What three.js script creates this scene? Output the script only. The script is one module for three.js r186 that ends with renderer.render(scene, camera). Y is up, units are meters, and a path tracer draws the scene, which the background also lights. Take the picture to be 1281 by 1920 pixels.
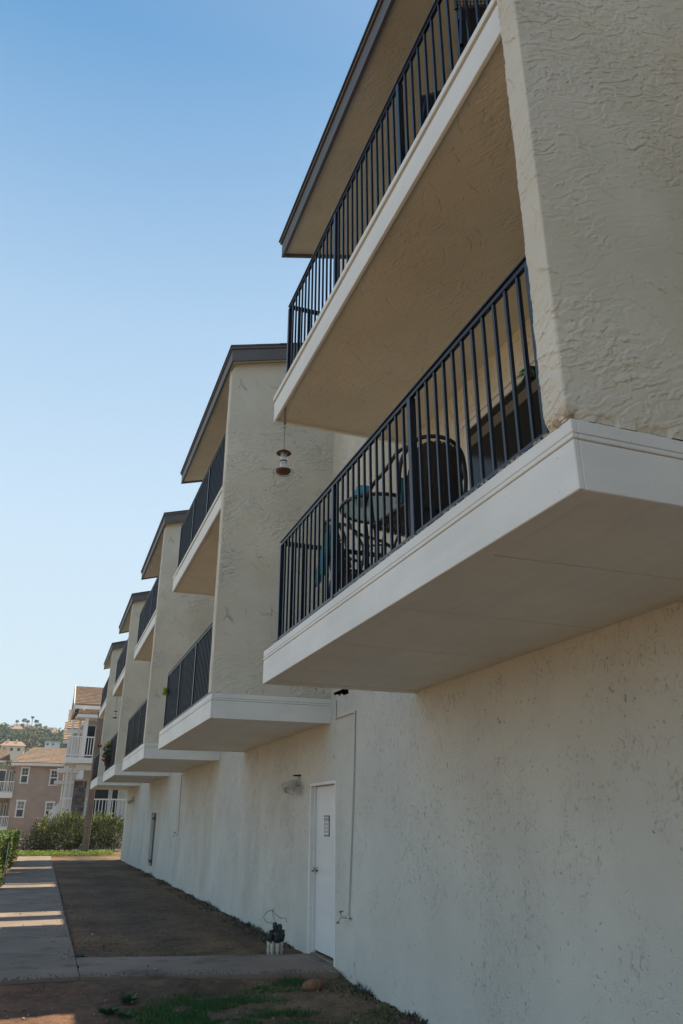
import * as THREE from 'three';
import { mergeVertices } from 'three/addons/utils/BufferGeometryUtils.js';

// ------------------------------------------------------------ camera, sky, sun, exposure
const scene = new THREE.Scene();
const camera = new THREE.PerspectiveCamera(68.40, 683 / 1024, 0.05, 2000);
camera.position.set(0, 1.62, 0);
{
  const p = 0.3892, y = 0.35128, r = 0.00283;
  const f = new THREE.Vector3(Math.sin(y) * Math.cos(p), Math.sin(p), -Math.cos(y) * Math.cos(p));
  const rt = new THREE.Vector3(Math.cos(y), 0, Math.sin(y)), up = new THREE.Vector3().crossVectors(rt, f);
  const r2 = rt.clone().multiplyScalar(Math.cos(r)).addScaledVector(up, Math.sin(r));
  const u2 = up.clone().multiplyScalar(Math.cos(r)).addScaledVector(rt, -Math.sin(r));
  camera.quaternion.setFromRotationMatrix(new THREE.Matrix4().makeBasis(r2, u2, f.clone().negate()));
}
const renderer = new THREE.WebGLRenderer({ antialias: true });
renderer.toneMapping = THREE.LinearToneMapping;
renderer.toneMappingExposure = 1.76;
renderer.shadowMap.enabled = true;
renderer.setSize(683, 1024);

const SUN = new THREE.Vector3(Math.cos(1.2217), Math.sin(1.2217), -0.01).normalize();   // 70 degrees up, over the building
const sun = new THREE.DirectionalLight(new THREE.Color().setRGB(1, 0.88, 0.66), 5);
sun.position.copy(SUN).multiplyScalar(80).add(new THREE.Vector3(0, 0, -25));
sun.target.position.set(0, 0, -25);
scene.add(sun, sun.target);
sun.shadow.mapSize.set(4096, 4096);
Object.assign(sun.shadow.camera, { left: -70, right: 70, top: 70, bottom: -70, near: 1, far: 260 });

{ // clear sky: deep blue overhead, pale at the horizon, wide glow round the sun
  const W = 512, H = 256, data = new Float32Array(W * H * 4);
  const ss = (a, b, t) => { t = Math.min(1, Math.max(0, (t - a) / (b - a))); return t * t * (3 - 2 * t); };
  for (let j = 0; j < H; j++) for (let i = 0; i < W; i++) {
    const el = ((j + 0.5) / H - 0.5) * Math.PI, az = ((i + 0.5) / W - 0.5) * 2 * Math.PI;
    const d = [Math.cos(el) * Math.cos(az), Math.sin(el), Math.cos(el) * Math.sin(az)];
    const c = Math.max(-1, Math.min(1, d[0] * SUN.x + d[1] * SUN.y + d[2] * SUN.z)), ang = Math.acos(c) * 180 / Math.PI;
    const e = Math.max(0, el * 180 / Math.PI), EL = [0, 8, 20, 35, 53, 70, 90], n = Math.min(5, Math.max(0, EL.findIndex((v) => v > e) - 1)), t = e >= 90 ? 1 : (e - EL[n]) / (EL[n + 1] - EL[n]);
    const at = (k) => k[n] + (k[n + 1] - k[n]) * t, g = 0.85 * Math.exp(-ang / 24), o = (j * W + i) * 4;
    data[o] = 0.59 * (at([0.66, 0.65, 0.56, 0.35, 0.03, 0.01, 0.01]) + g * 0.9);
    data[o + 1] = 0.59 * (at([0.80, 0.80, 0.73, 0.55, 0.25, 0.15, 0.13]) + g * 0.82);
    data[o + 2] = 0.59 * (at([0.88, 0.89, 0.90, 0.79, 0.57, 0.46, 0.43]) + g * 0.6);
    data[o + 3] = 1;
    if (el < 0) { data[o] = 0.3; data[o + 1] = 0.28; data[o + 2] = 0.24; }
  }
  const tex = new THREE.DataTexture(data, W, H, THREE.RGBAFormat, THREE.FloatType);
  tex.mapping = THREE.EquirectangularReflectionMapping; tex.magFilter = tex.minFilter = THREE.LinearFilter; tex.needsUpdate = true;
  scene.background = tex; scene.environment = tex;
}

// ------------------------------------------------------------ helpers
function mulberry(a) { return () => { a |= 0; a = a + 0x6D2B79F5 | 0; let t = Math.imul(a ^ a >>> 15, 1 | a); t = t + Math.imul(t ^ t >>> 7, 61 | t) ^ t; return ((t ^ t >>> 14) >>> 0) / 4294967296; }; }
const rnd = mulberry(7), R = (a, b) => a + (b - a) * rnd();
const clamp = (x, a = 0, b = 1) => Math.min(b, Math.max(a, x)), lerp = (a, b, t) => a + (b - a) * t;
const smooth = (a, b, t) => { t = clamp((t - a) / (b - a)); return t * t * (3 - 2 * t); };
const PERM = new Float32Array(65536); { const q = mulberry(99); for (let i = 0; i < 65536; i++) PERM[i] = q() * 2 - 1; }
function vnoise(x, y, px = 1048576, py = px) { // value noise, tiles every px by py cells
  const xi = Math.floor(x), yi = Math.floor(y), fx = x - xi, fy = y - yi, u = fx * fx * (3 - 2 * fx), v = fy * fy * (3 - 2 * fy);
  let x0 = xi % px, y0 = yi % py; if (x0 < 0) x0 += px; if (y0 < 0) y0 += py;
  const x1 = x0 + 1 === px ? 0 : x0 + 1, y1 = y0 + 1 === py ? 0 : y0 + 1, a0 = Math.imul(x0, 374761393), a1 = Math.imul(x1, 374761393), b0 = Math.imul(y0, 668265263), b1 = Math.imul(y1, 668265263), s0 = x0 << 7, s1 = x1 << 7;
  const a = PERM[((a0 + b0) ^ s0) >>> 3 & 65535], b = PERM[((a1 + b0) ^ s1) >>> 3 & 65535], c = PERM[((a0 + b1) ^ s0) >>> 3 & 65535], d = PERM[((a1 + b1) ^ s1) >>> 3 & 65535];
  const p = a + (b - a) * u, q = c + (d - c) * u; return p + (q - p) * v;
}
function fbm(x, y, o, px = 1048576, py = px) { let s = 0, a = 0.5, f = 1; for (let i = 0; i < o; i++) { s += a * vnoise(x * f, y * f, px * f, py * f); a *= 0.5; f *= 2; } return s; }

function dataTex(W, H, fill, srgb) { // fill(i, j) -> [r, g, b] 0..1 in the texture's own space
  const d = new Uint8Array(W * H * 4);
  for (let j = 0; j < H; j++) for (let i = 0; i < W; i++) { const c = fill(i, j), o = (j * W + i) * 4; d[o] = clamp(c[0]) * 255; d[o + 1] = clamp(c[1]) * 255; d[o + 2] = clamp(c[2]) * 255; d[o + 3] = 255; }
  const t = new THREE.DataTexture(d, W, H); t.wrapS = t.wrapT = THREE.RepeatWrapping; t.magFilter = THREE.LinearFilter; t.minFilter = THREE.LinearMipmapLinearFilter; t.generateMipmaps = true; t.anisotropy = 8;
  if (srgb) t.colorSpace = THREE.SRGBColorSpace;
  t.needsUpdate = true; return t;
}
const enc = (v) => v <= 0.0031308 ? v * 12.92 : 1.055 * Math.pow(v, 1 / 2.4) - 0.055;
function colTex(W, H, fill) { return dataTex(W, H, (i, j) => { const c = fill(i, j); return [enc(c[0]), enc(c[1]), enc(c[2])]; }, true); }
function rep(t, sx, sy) { const c = t.clone(); c.repeat.set(1 / sx, 1 / sy); c.needsUpdate = true; return c; }
const lin = (r, g, b) => new THREE.Color().setRGB(r, g, b);
const std = (o) => new THREE.MeshStandardMaterial(o), phy = (o) => new THREE.MeshPhysicalMaterial(o);

class B { // collects faces, uv in metres
  constructor() { this.p = []; this.n = []; this.u = []; this.c = []; this.col = null; }
  tri(a, b, c, ua, ub, uc, n) {
    if (!n) { const e = [b[0] - a[0], b[1] - a[1], b[2] - a[2]], f = [c[0] - a[0], c[1] - a[1], c[2] - a[2]]; n = [e[1] * f[2] - e[2] * f[1], e[2] * f[0] - e[0] * f[2], e[0] * f[1] - e[1] * f[0]]; const l = Math.hypot(...n) || 1; n = n.map((v) => v / l); }
    this.p.push(...a, ...b, ...c); this.n.push(...n, ...n, ...n);
    if (!ua) { const ax = Math.abs(n[0]), ay = Math.abs(n[1]), az = Math.abs(n[2]); const q = ay > ax && ay > az ? (v) => [v[2], v[0]] : ax > az ? (v) => [v[2], v[1]] : (v) => [v[0], v[1]]; ua = q(a); ub = q(b); uc = q(c); }
    this.u.push(...ua, ...ub, ...uc);
    const k = this.col || [1, 1, 1]; this.c.push(...k, ...k, ...k); return this;
  }
  quad(a, b, c, d) { this.tri(a, b, c); return this.tri(a, c, d); }
  box(x0, x1, y0, y1, z0, z1) { return this.cbox(x0, x1, y0, y1, z0, z1, 0); }
  cbox(x0, x1, y0, y1, z0, z1, c = 0.004, M) { // box with chamfered edges; M: optional matrix
    const lo = [Math.min(x0, x1), Math.min(y0, y1), Math.min(z0, z1)], hi = [Math.max(x0, x1), Math.max(y0, y1), Math.max(z0, z1)];
    c = Math.min(c, ...hi.map((h, i) => (h - lo[i]) * 0.45));
    const T = (v) => M ? new THREE.Vector3(...v).applyMatrix4(M).toArray() : v;
    const V = (s, ax) => T([0, 1, 2].map((i) => i === ax ? (s[i] > 0 ? hi[i] : lo[i]) : (s[i] > 0 ? hi[i] - c : lo[i] + c)));
    for (let ax = 0; ax < 3; ax++) for (const s of [-1, 1]) {
      const a = (ax + 1) % 3, b = (ax + 2) % 3, S = (i, j) => { const q = [0, 0, 0]; q[ax] = s; q[a] = i; q[b] = j; return V(q, ax); };
      s > 0 ? this.quad(S(-1, -1), S(1, -1), S(1, 1), S(-1, 1)) : this.quad(S(-1, -1), S(-1, 1), S(1, 1), S(1, -1));
      if (c > 0) for (const t of [-1, 1]) { // edge between face ax,s and face a,t
        const E = (j, f) => { const q = [0, 0, 0]; q[ax] = s; q[a] = t; q[b] = j; return V(q, f); };
        s * t > 0 ? this.quad(E(-1, ax), E(-1, a), E(1, a), E(1, ax)) .fix() : this.quad(E(-1, ax), E(1, ax), E(1, a), E(-1, a)).fix();
      }
    }
    if (c > 0) for (const i of [-1, 1]) for (const j of [-1, 1]) for (const k of [-1, 1]) { const q = [i, j, k]; i * j * k > 0 ? this.tri(V(q, 0), V(q, 1), V(q, 2)) : this.tri(V(q, 0), V(q, 2), V(q, 1)); }
    return this;
  }
  fix() { return this; }
  geo(g, M) { // any three geometry
    g = g.index ? g.toNonIndexed() : g; if (M) { g = g.clone().applyMatrix4(M); }
    const P = g.attributes.position.array, N = g.attributes.normal.array, U = g.attributes.uv?.array, k = this.col || [1, 1, 1];
    for (let i = 0; i < P.length; i++) { this.p.push(P[i]); this.n.push(N[i]); }
    for (let i = 0; i < P.length / 3; i++) { this.u.push(U ? U[2 * i] : 0, U ? U[2 * i + 1] : 0); this.c.push(...k); }
    return this;
  }
  tube(pts, r, seg = 6, n = 0, closed = false) {
    const v = pts.map((q) => new THREE.Vector3(...q));
    const cv = v.length === 2 ? new THREE.LineCurve3(v[0], v[1]) : new THREE.CatmullRomCurve3(v, closed, 'centripetal');
    return this.geo(new THREE.TubeGeometry(cv, n || (v.length === 2 ? 1 : v.length * 4), r, seg, closed));
  }
  lathe(prof, x, y, z, seg = 20, M) { const m = new THREE.Matrix4().makeTranslation(x, y, z); if (M) m.multiply(M); return this.geo(new THREE.LatheGeometry(prof.map((q) => new THREE.Vector2(...q)), seg), m); }
  make() {
    const g = new THREE.BufferGeometry();
    g.setAttribute('position', new THREE.Float32BufferAttribute(this.p, 3)); g.setAttribute('normal', new THREE.Float32BufferAttribute(this.n, 3));
    g.setAttribute('uv', new THREE.Float32BufferAttribute(this.u, 2)); g.setAttribute('color', new THREE.Float32BufferAttribute(this.c, 3)); return g;
  }
  build(name, mat, parent) { return mesh(name, this.make(), mat, parent); }
}
const taken = new Map();
function numbered(n) { const k = (taken.get(n) ?? -1) + 1; taken.set(n, k); return k ? n + '_' + String(k).padStart(3, '0') : n; }
function mesh(name, geo, mat, parent) { const m = new THREE.Mesh(geo, mat); m.name = parent && parent !== scene ? name : numbered(name); (parent || scene).add(m); return m; }
function group(name, parent) { const g = new THREE.Group(); g.name = parent ? name : numbered(name); (parent || scene).add(g); return g; }
function tag(o, label, category, grp, kind) { o.userData.label = label; o.userData.category = category; if (grp) o.userData.group = grp; if (kind) o.userData.kind = kind; return o; }
function structure(o, label, category) { o.userData.kind = 'structure'; if (label) { o.userData.label = label; o.userData.category = category; } return o; }
const M4 = () => new THREE.Matrix4();
const place = (x, y, z, ry = 0, rx = 0, rz = 0, s = 1) => M4().compose(new THREE.Vector3(x, y, z), new THREE.Quaternion().setFromEuler(new THREE.Euler(rx, ry, rz, 'YXZ')), new THREE.Vector3(s, s, s));
// ------------------------------------------------------------ stucco reliefs (heights in metres, tiling)
function field(W, H) { return { W, H, a: new Float32Array(W * H) }; }
function addAt(F, x, y, v) { const i = ((x % F.W) + F.W) % F.W, j = ((y % F.H) + F.H) % F.H; F.a[j * F.W + i] += v; }
function sampleF(F, u, v) { // bilinear, u v in 0..1 tiles
  u = (u - Math.floor(u)) * F.W; v = (v - Math.floor(v)) * F.H; const i = Math.floor(u), j = Math.floor(v), fu = u - i, fv = v - j;
  const i0 = i % F.W, i1 = (i + 1) % F.W, j0 = j % F.H, j1 = (j + 1) % F.H;
  return lerp(lerp(F.a[j0 * F.W + i0], F.a[j0 * F.W + i1], fu), lerp(F.a[j1 * F.W + i0], F.a[j1 * F.W + i1], fu), fv);
}
// rough dash stucco of the ground floor: fine grain, many short crevices running mostly up and down
const WU = 4.096, WV = 3.412, wallF = field(2048, 1706), wallCreviceShade = field(2048, 1706);
{
  const q = mulberry(21), F = wallF, mm = 0.001;
  for (let j = 0; j < F.H; j++) for (let i = 0; i < F.W; i++) {
    const u = i / F.W, v = j / F.H;
    const broad = fbm(u * 7, v * 6, 3, 7, 6), streak = fbm(u * 150, v * 36, 2, 150, 36), grain = vnoise(u * 420, v * 330, 420, 330);
    const wu = 0.012 * vnoise(u * 34, v * 26, 34, 26), wv = 0.016 * vnoise(u * 30, v * 22 + 0.5, 30, 22), t = fbm((u + wu * 0.5) * 62, (v + wv * 0.5) * 30, 4, 62, 30) * 2.7 + 9, f = t - Math.floor(t);
    const mask = smooth(-0.42, 0.3, fbm(u * 13, v * 10, 3, 13, 10)); // torn plaster comes in drifts, smoother fields between
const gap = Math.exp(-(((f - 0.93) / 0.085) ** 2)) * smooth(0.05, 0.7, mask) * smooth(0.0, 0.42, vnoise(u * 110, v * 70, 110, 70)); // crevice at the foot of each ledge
    F.a[j * F.W + i] = (broad * 3.0 + streak * 1.6 + grain * 0.9 + (f < 0.88 ? f / 0.88 : (1 - f) / 0.12) * (1.6 + 4.0 * mask) - gap * 4.5) * mm;
    wallCreviceShade.a[j * F.W + i] = gap * 0.65;
  }
  const crack = (x, y, ang, len, wid, dep) => {
    let a = ang; const n = Math.ceil(len);
    for (let k = 0; k < n; k++) {
      a += (q() - 0.5) * 0.9 + (ang - a) * 0.07; x += Math.cos(a); y += Math.sin(a);
      const w = wid * Math.sin(Math.PI * (k + 0.5) / n) + 0.4, r = Math.ceil(w * 1.6 + 3);
      for (let dy = -r; dy <= r; dy++) for (let dx = -r; dx <= r; dx++) {
        const s = -Math.sin(a) * dx + Math.cos(a) * dy, t = Math.cos(a) * dx + Math.sin(a) * dy; if (Math.abs(t) > 0.75) continue;
        addAt(F, Math.round(x) + dx, Math.round(y) + dy, (-dep * Math.exp(-s * s / (w * w)) + dep * 0.45 * Math.exp(-((s - w * 2) ** 2) / (w * w * 2.2))) * mm * 0.6);
        if (Math.abs(s) < w) addAt(wallCreviceShade, Math.round(x) + dx, Math.round(y) + dy, 0.22);
      }
    }
  };
  let made = 0;
  for (let tries = 0; made < 750 && tries < 160000; tries++) {
    const x = q() * F.W, y = q() * F.H, dens = fbm(x / F.W * 16, y / F.H * 11, 3, 16, 11) + 0.62;
    if (q() > clamp(dens * 1.1) ** 2) continue; made++;
    const big = q() < 0.015, vert = q() < 0.72, ang = vert ? Math.PI / 2 + (q() - 0.5) * 1.1 : (q() - 0.5) * 2.4;
    crack(x, y, ang, big ? 22 + q() * 36 : 5 + q() * 13, big ? 1.4 + q() * 0.9 : 0.7 + q() * 0.8, big ? 10 + q() * 5 : 6 + q() * 6);
  }
}
// skip-trowel stucco of the upper walls: thin ledges of plaster dragged one way, smooth fields between
const FU = 3.6, finF = field(2048, 2048), finLedgeShade = field(2048, 2048);
{
  const q = mulberry(5), F = finF, mm = 0.001;
  for (let j = 0; j < F.H; j++) for (let i = 0; i < F.W; i++) {
    const u = i / F.W, v = j / F.H;
    // dragged along a slant; the shear keeps the tile seamless
    const su = u * 2 + v, sv = v * 2 - u, wu = 0.05 * vnoise(u * 22, v * 22, 22), wv = 0.05 * vnoise(u * 19, v * 19 + 0.5, 19), t = fbm((su + wu * 0.3) * 9, (sv + wv * 0.3) * 26, 5, 9, 26) * 1.9 + 9, f = t - Math.floor(t);
    const t2 = fbm(u * 40, v * 40, 4, 40) * 1.7 + 9, f2 = t2 - Math.floor(t2), mask = smooth(-0.3, 0.25, fbm(u * 8, v * 8, 3, 8)), saw = (q2) => q2 < 0.86 ? q2 / 0.86 : (1 - q2) / 0.14;
    F.a[j * F.W + i] = (fbm(u * 5, v * 5, 3, 5) * 5 + vnoise(u * 360, v * 360, 360) * 0.3 + saw(f) * (1.4 + 4.6 * mask) + saw(f2) * mask * 2.4) * mm;
  }
  const ledge = (cx, cy, ang, len, curve, h, tail) => { // a dragged ridge: soft slope on one side, crisp broken edge on the other
    const n = Math.ceil(len), st = q() * 999; let a = ang, x = cx, y = cy;
    for (let k = 0; k < n; k++) {
      a += curve + (q() - 0.5) * 0.16; x += Math.cos(a); y += Math.sin(a);
      const env = Math.sin(Math.PI * (k + 0.5) / n) ** 0.7, wob = vnoise(st + k * 0.16, 3.3) * 3.5 + vnoise(st + k * 0.6, 8.1) * 1.2;
      const hh = h * env * (0.65 + 0.6 * vnoise(st + k * 0.11, 5.7)); if (hh <= 0) continue;
      for (let s = -3; s < tail; s++) {
        const v = s < 0 ? smooth(-3, 0, s) : 1 - s / tail, X = Math.round(x - Math.sin(a) * (s + wob)), Y = Math.round(y + Math.cos(a) * (s + wob));
        addAt(F, X, Y, hh * v * v * mm); if (s < 0) addAt(finLedgeShade, X, Y, 0.3 * env);
      }
    }
  };
  for (let k = 0; k < 170; k++) ledge(q() * 2048, q() * 2048, -0.62 + (q() - 0.5) * 1.0, 40 + q() * 130, (q() - 0.5) * 0.02, 4 + q() * 5, 12 + q() * 20);
  for (let k = 0, t = 0; k < 1500 && t < 120000; t++) {
    const x = q() * 2048, y = q() * 2048; if (fbm(x / 2048 * 9, y / 2048 * 9, 3, 9) < -0.16 + q() * 0.3) continue; k++;
    ledge(x, y, -0.55 + (q() - 0.5) * 1.5, 6 + q() * 22, (q() - 0.5) * 0.09, 3 + q() * 5, 5 + q() * 9);
  }
}
// ledges were drawn once per step, so neighbouring steps overlap: soften once
function soften(F) { const b = F.a.slice(), { W, H } = F; for (let j = 0; j < H; j++) for (let i = 0; i < W; i++) { const l = (i + W - 1) % W, r = (i + 1) % W, u = (j + H - 1) % H, d = (j + 1) % H; F.a[j * W + i] = b[j * W + i] * 0.4 + 0.15 * (b[j * W + l] + b[j * W + r] + b[u * W + i] + b[d * W + i]); } }
soften(finF); soften(wallF); soften(finLedgeShade); soften(wallCreviceShade);
function bumpOf(F, range) { return dataTex(F.W, F.H, (i, j) => { const v = 0.5 + F.a[j * F.W + i] / range; return [v, v, v]; }); }
const wallBump = bumpOf(wallF, 0.04), finBump = bumpOf(finF, 0.05);
// paint: slightly uneven coats, shade of crevices and ledges painted into the colour
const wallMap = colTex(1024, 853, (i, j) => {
  const u = i / 1024, v = j / 853, t = 1 + 0.10 * fbm(u * 9, v * 7, 4, 9, 7), dirt = clamp(wallCreviceShade.a[Math.floor(v * 1706) * 2048 + i * 2]) * 0.42;  // dirt here is crevice shade painted into the wall colour
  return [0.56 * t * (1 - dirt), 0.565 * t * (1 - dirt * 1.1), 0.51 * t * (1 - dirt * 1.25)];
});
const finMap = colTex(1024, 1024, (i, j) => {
  const u = i / 1024, v = j / 1024, m = fbm(u * 6, v * 6, 5, 6), t = 1 + 0.16 * m, b = fbm(u * 11 + 0.5, v * 11, 3, 11), dirt = clamp(finLedgeShade.a[j * 2 * 2048 + i * 2]) * 0.42;  // dirt here is shade along the plaster ledges, painted in
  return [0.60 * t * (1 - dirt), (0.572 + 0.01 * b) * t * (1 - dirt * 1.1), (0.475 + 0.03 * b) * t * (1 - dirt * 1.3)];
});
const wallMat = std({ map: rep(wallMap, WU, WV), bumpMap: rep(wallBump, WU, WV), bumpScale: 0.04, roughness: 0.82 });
const finMat = std({ map: rep(finMap, FU, FU), bumpMap: rep(finBump, FU, FU), bumpScale: 0.075, roughness: 0.85 });
const soffitStucco = std({ map: finMat.map, bumpMap: finMat.bumpMap, bumpScale: 0.028, roughness: 0.85 });

// painted boards: brush marks along the board, small chips and run marks
const paintBump = dataTex(512, 512, (i, j) => { const u = i / 512, v = j / 512; const h = 0.5 + 0.25 * fbm(u * 6, v * 90, 2, 6, 90) + 0.2 * fbm(u * 60, v * 60, 2, 60); return [h, h, h]; });
const paintMap = colTex(512, 512, (i, j) => {
  const u = i / 512, v = j / 512, t = 1 + 0.09 * fbm(u * 5, v * 5, 4, 5) + 0.05 * fbm(u * 3, v * 40, 3, 3, 40), sp = vnoise(u * 160, v * 160, 160) > 0.93 ? 0.82 : 1;
  return [0.72 * t * sp, 0.735 * t * sp, 0.70 * t * sp];
});
const trimMat = std({ map: rep(paintMap, 1.7, 1.7), bumpMap: rep(paintBump, 1.7, 1.7), bumpScale: 0.0012, roughness: 0.62 });
const panelMat = trimMat;
const doorMat = std({ map: rep(paintMap, 3.1, 3.1), bumpMap: rep(paintBump, 0.9, 0.9), bumpScale: 0.0006, roughness: 0.55, color: lin(0.95, 0.95, 0.97) });
const railMap = colTex(256, 256, (i, j) => { const t = 1 + 0.35 * fbm(i / 256 * 20, j / 256 * 20, 3, 20); return [0.004 * t, 0.0065 * t, 0.016 * t]; });
const railMat = std({ map: rep(railMap, 0.4, 0.4), roughness: 0.36 });
const greyMap = colTex(256, 256, (i, j) => { const t = 1 + 0.22 * fbm(i / 256 * 4, j / 256 * 18, 4, 4, 18); return [0.105 * t, 0.10 * t, 0.10 * t]; });
const greyMat = std({ map: rep(greyMap, 1.2, 1.2), roughness: 0.6 });
const shingleMat = std({ map: rep(greyMap, 0.5, 0.5), roughness: 0.95, color: lin(0.8, 0.78, 0.76) });
const darkMat = std({ color: lin(0.02, 0.018, 0.015), roughness: 0.9 });
const glassMat = phy({ color: lin(0.012, 0.014, 0.015), roughness: 0.12, specularIntensity: 0.35 });
const whiteFrame = std({ color: lin(0.62, 0.60, 0.55), roughness: 0.5 });
// ------------------------------------------------------------ ground, walk, added bounce paving
const XW = 3.464, XO = 1.828, XF = 1.81;
const D = [2.241, 9.828, 17.127, 24.556, 32.693, -5.346], LEN = 4.955;
const YB = [2.844, 2.828, 2.834, 2.865, 2.898, 2.844], YU = [5.73, 5.83, 5.82, 5.85, 5.98, 5.73], YR = [7.80, 8.08, 8.11, 8.13, 8.2, 7.9];
const groundH = (x, d) => {
  let h = 0.012 * fbm(x * 2.2 + 40, d * 2.2, 4) + 0.006 * vnoise(x * 19, d * 19);
  if (d < 9.9) h -= 0.075 * smooth(9.95, 9.3, d + 0.18 * x * 0.6) ;
  h += 0.018 * smooth(0.3, 0.0, XW - x) * (0.6 + 0.8 * vnoise(d * 3, 4.4)) * (x < XW ? 1 : 0);
  return h;
};
const dirtMap = colTex(1024, 1024, (i, j) => {
  const u = i / 1024, v = j / 1024, a = fbm(u * 8, v * 8, 6, 8), b = fbm(u * 40, v * 40, 3, 40), g = vnoise(u * 300, v * 300, 300), peb = g > 0.72 ? 1.9 : g < -0.8 ? 0.6 : 1;
  const t = (1 + 0.55 * a + 0.5 * b) * peb; return [0.125 * t, 0.074 * t * (1 + 0.06 * a), 0.044 * t];
});
const dirtBump = dataTex(1024, 1024, (i, j) => { const u = i / 1024, v = j / 1024; const h = 0.5 + 0.4 * fbm(u * 30, v * 30, 4, 30) + 0.22 * vnoise(u * 260, v * 260, 260); return [h, h, h]; });
const dirtMat = std({ map: rep(dirtMap, 2.9, 2.9), bumpMap: rep(dirtBump, 1.7, 1.7), bumpScale: 0.018, roughness: 0.95, vertexColors: true });
{
  const xs = [], zs = [];
  for (let x = -900; x < -60; x += 140) xs.push(x); for (let x = -60; x < -4; x += 7) xs.push(x); for (let x = -4; x < -0.5; x += 0.25) xs.push(x);
  for (let x = -0.5; x < 3.5; x += 0.035) xs.push(x); xs.push(3.5, 6, 20, 60, 200, 500, 900);
  for (let d = -60; d < 4; d += 8) zs.push(d); for (let d = 4; d < 7; d += 0.25) zs.push(d); for (let d = 7; d < 16; d += 0.035) zs.push(d); for (let d = 16; d < 46; d += 0.15) zs.push(d);
  zs.push(46, 48, 52, 60, 80, 120, 200, 330, 600, 1000);
  const nx = xs.length, nz = zs.length, P = new Float32Array(nx * nz * 3), U = new Float32Array(nx * nz * 2), C = new Float32Array(nx * nz * 3), I = [];
  for (let j = 0; j < nz; j++) for (let i = 0; i < nx; i++) {
    const o = j * nx + i, x = xs[i], d = zs[j]; P.set([x, groundH(x, d), -d], o * 3); U.set([x + 0.3 * fbm(x * 0.5, d * 0.5, 2), d], o * 2);
    // reddish bare earth beside the walk, dark mulch by the wall, straw-coloured dead grass between
    const m = 1.3 * fbm(x * 0.9 + 9, d * 0.6 + 3, 5), straw = smooth(-0.05, 0.35, fbm(x * 0.9 + 31, d * 0.35 + 7, 4)), red = smooth(1.5, 0.2, x + m);
    C.set([lerp(0.8, 1.12, red) * (1 + 0.4 * m) + straw * 0.35, lerp(0.82, 0.92, red) * (1 + 0.4 * m) + straw * 0.36, lerp(0.80, 0.85, red) * (1 + 0.4 * m) + straw * 0.2], o * 3);
  }
  for (let j = 0; j < nz - 1; j++) for (let i = 0; i < nx - 1; i++) { const a = j * nx + i, b = a + 1, c = a + nx, e = c + 1; I.push(a, b, e, a, e, c); }
  const g = new THREE.BufferGeometry(); g.setAttribute('position', new THREE.BufferAttribute(P, 3)); g.setAttribute('uv', new THREE.BufferAttribute(U, 2)); g.setAttribute('color', new THREE.BufferAttribute(C, 3)); g.setIndex(I); g.computeVertexNormals();
  structure(mesh('ground', g, dirtMat), 'bare brown dirt with dead grass beside the walk', 'ground');
}
const concMap = colTex(1024, 1024, (i, j) => {
  const u = i / 1024, v = j / 1024, a = fbm(u * 5, v * 5, 5, 5), g = vnoise(u * 340, v * 340, 340) * 0.06, st = smooth(0.15, 0.5, fbm(u * 9 + 3, v * 9, 4, 9));
  const t = 1 + 0.34 * a + g - 0.3 * st; return [0.205 * t, 0.155 * t, 0.12 * t];
});
const concBump = dataTex(512, 512, (i, j) => { const u = i / 512, v = j / 512; const h = 0.5 + 0.3 * fbm(u * 150, v * 12, 2, 150, 12) + 0.25 * vnoise(u * 200, v * 200, 200); return [h, h, h]; });
const concRough = dataTex(512, 512, (i, j) => { const v = 0.92 + 0.25 * fbm(i / 512 * 4, j / 512 * 4, 4, 4); return [v, v, v]; });
const concMat = std({ map: rep(concMap, 2.6, 2.6), bumpMap: rep(concBump, 1.3, 1.3), bumpScale: 0.0018, roughness: 1.0, roughnessMap: rep(concRough, 5, 5) });
{
  const walk = group('sidewalk'); structure(walk, 'narrow concrete walk running along the building', 'sidewalk');
  const panel = (pts, y1 = 0.035) => { // one poured panel, edges rolled
    const s = new THREE.Shape(pts.map((p) => new THREE.Vector2(p[0], p[1])));
    const g = new THREE.ExtrudeGeometry(s, { depth: 0.09, bevelEnabled: true, bevelThickness: 0.006, bevelSize: 0.006, bevelOffset: -0.006, bevelSegments: 1 });
    g.rotateX(-Math.PI / 2); g.translate(0, y1 - 0.096, 0);   // shape y = distance away
    const P = g.attributes.position, U = g.attributes.uv; for (let i = 0; i < P.count; i++) U.setXY(i, P.getX(i), P.getZ(i));
    mesh('concrete_panel', g, concMat, walk);
  };
  const js = [9.98, 13.48, 16.9, 20.3, 23.7, 27.1, 30.5, 33.9, 37.3, 41.9], xl = (d) => -0.83, xr = (d) => 0.615;
  for (let k = 0; k < js.length - 1; k++) { const a = js[k] + 0.004, b = js[k + 1] - 0.004; panel([[xl(a), a], [xr(a), a], [xr(b), b], [xl(b), b]]); }
  // branch to the door, slightly askew
  panel([[0.623, 9.97], [2.20, 9.58], [1.86, 10.97], [0.623, 11.3]]); panel([[2.208, 9.578], [3.40, 9.30], [3.40, 10.62], [1.868, 10.968]]);
  const bouncePaving = new B(); bouncePaving.box(-24, -3.1, -0.1, 0.03, -90, 25); structure(bouncePaving.build('added_paving', std({ map: rep(concMap, 3.3, 3.3), roughness: 0.9, color: lin(1.1, 1.08, 0.8) })), 'unseen pale concrete paving added beyond the hedge to bounce sunlight', 'added_paving');  // unseen paving, added to throw warm sunlight back at the building
}
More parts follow.
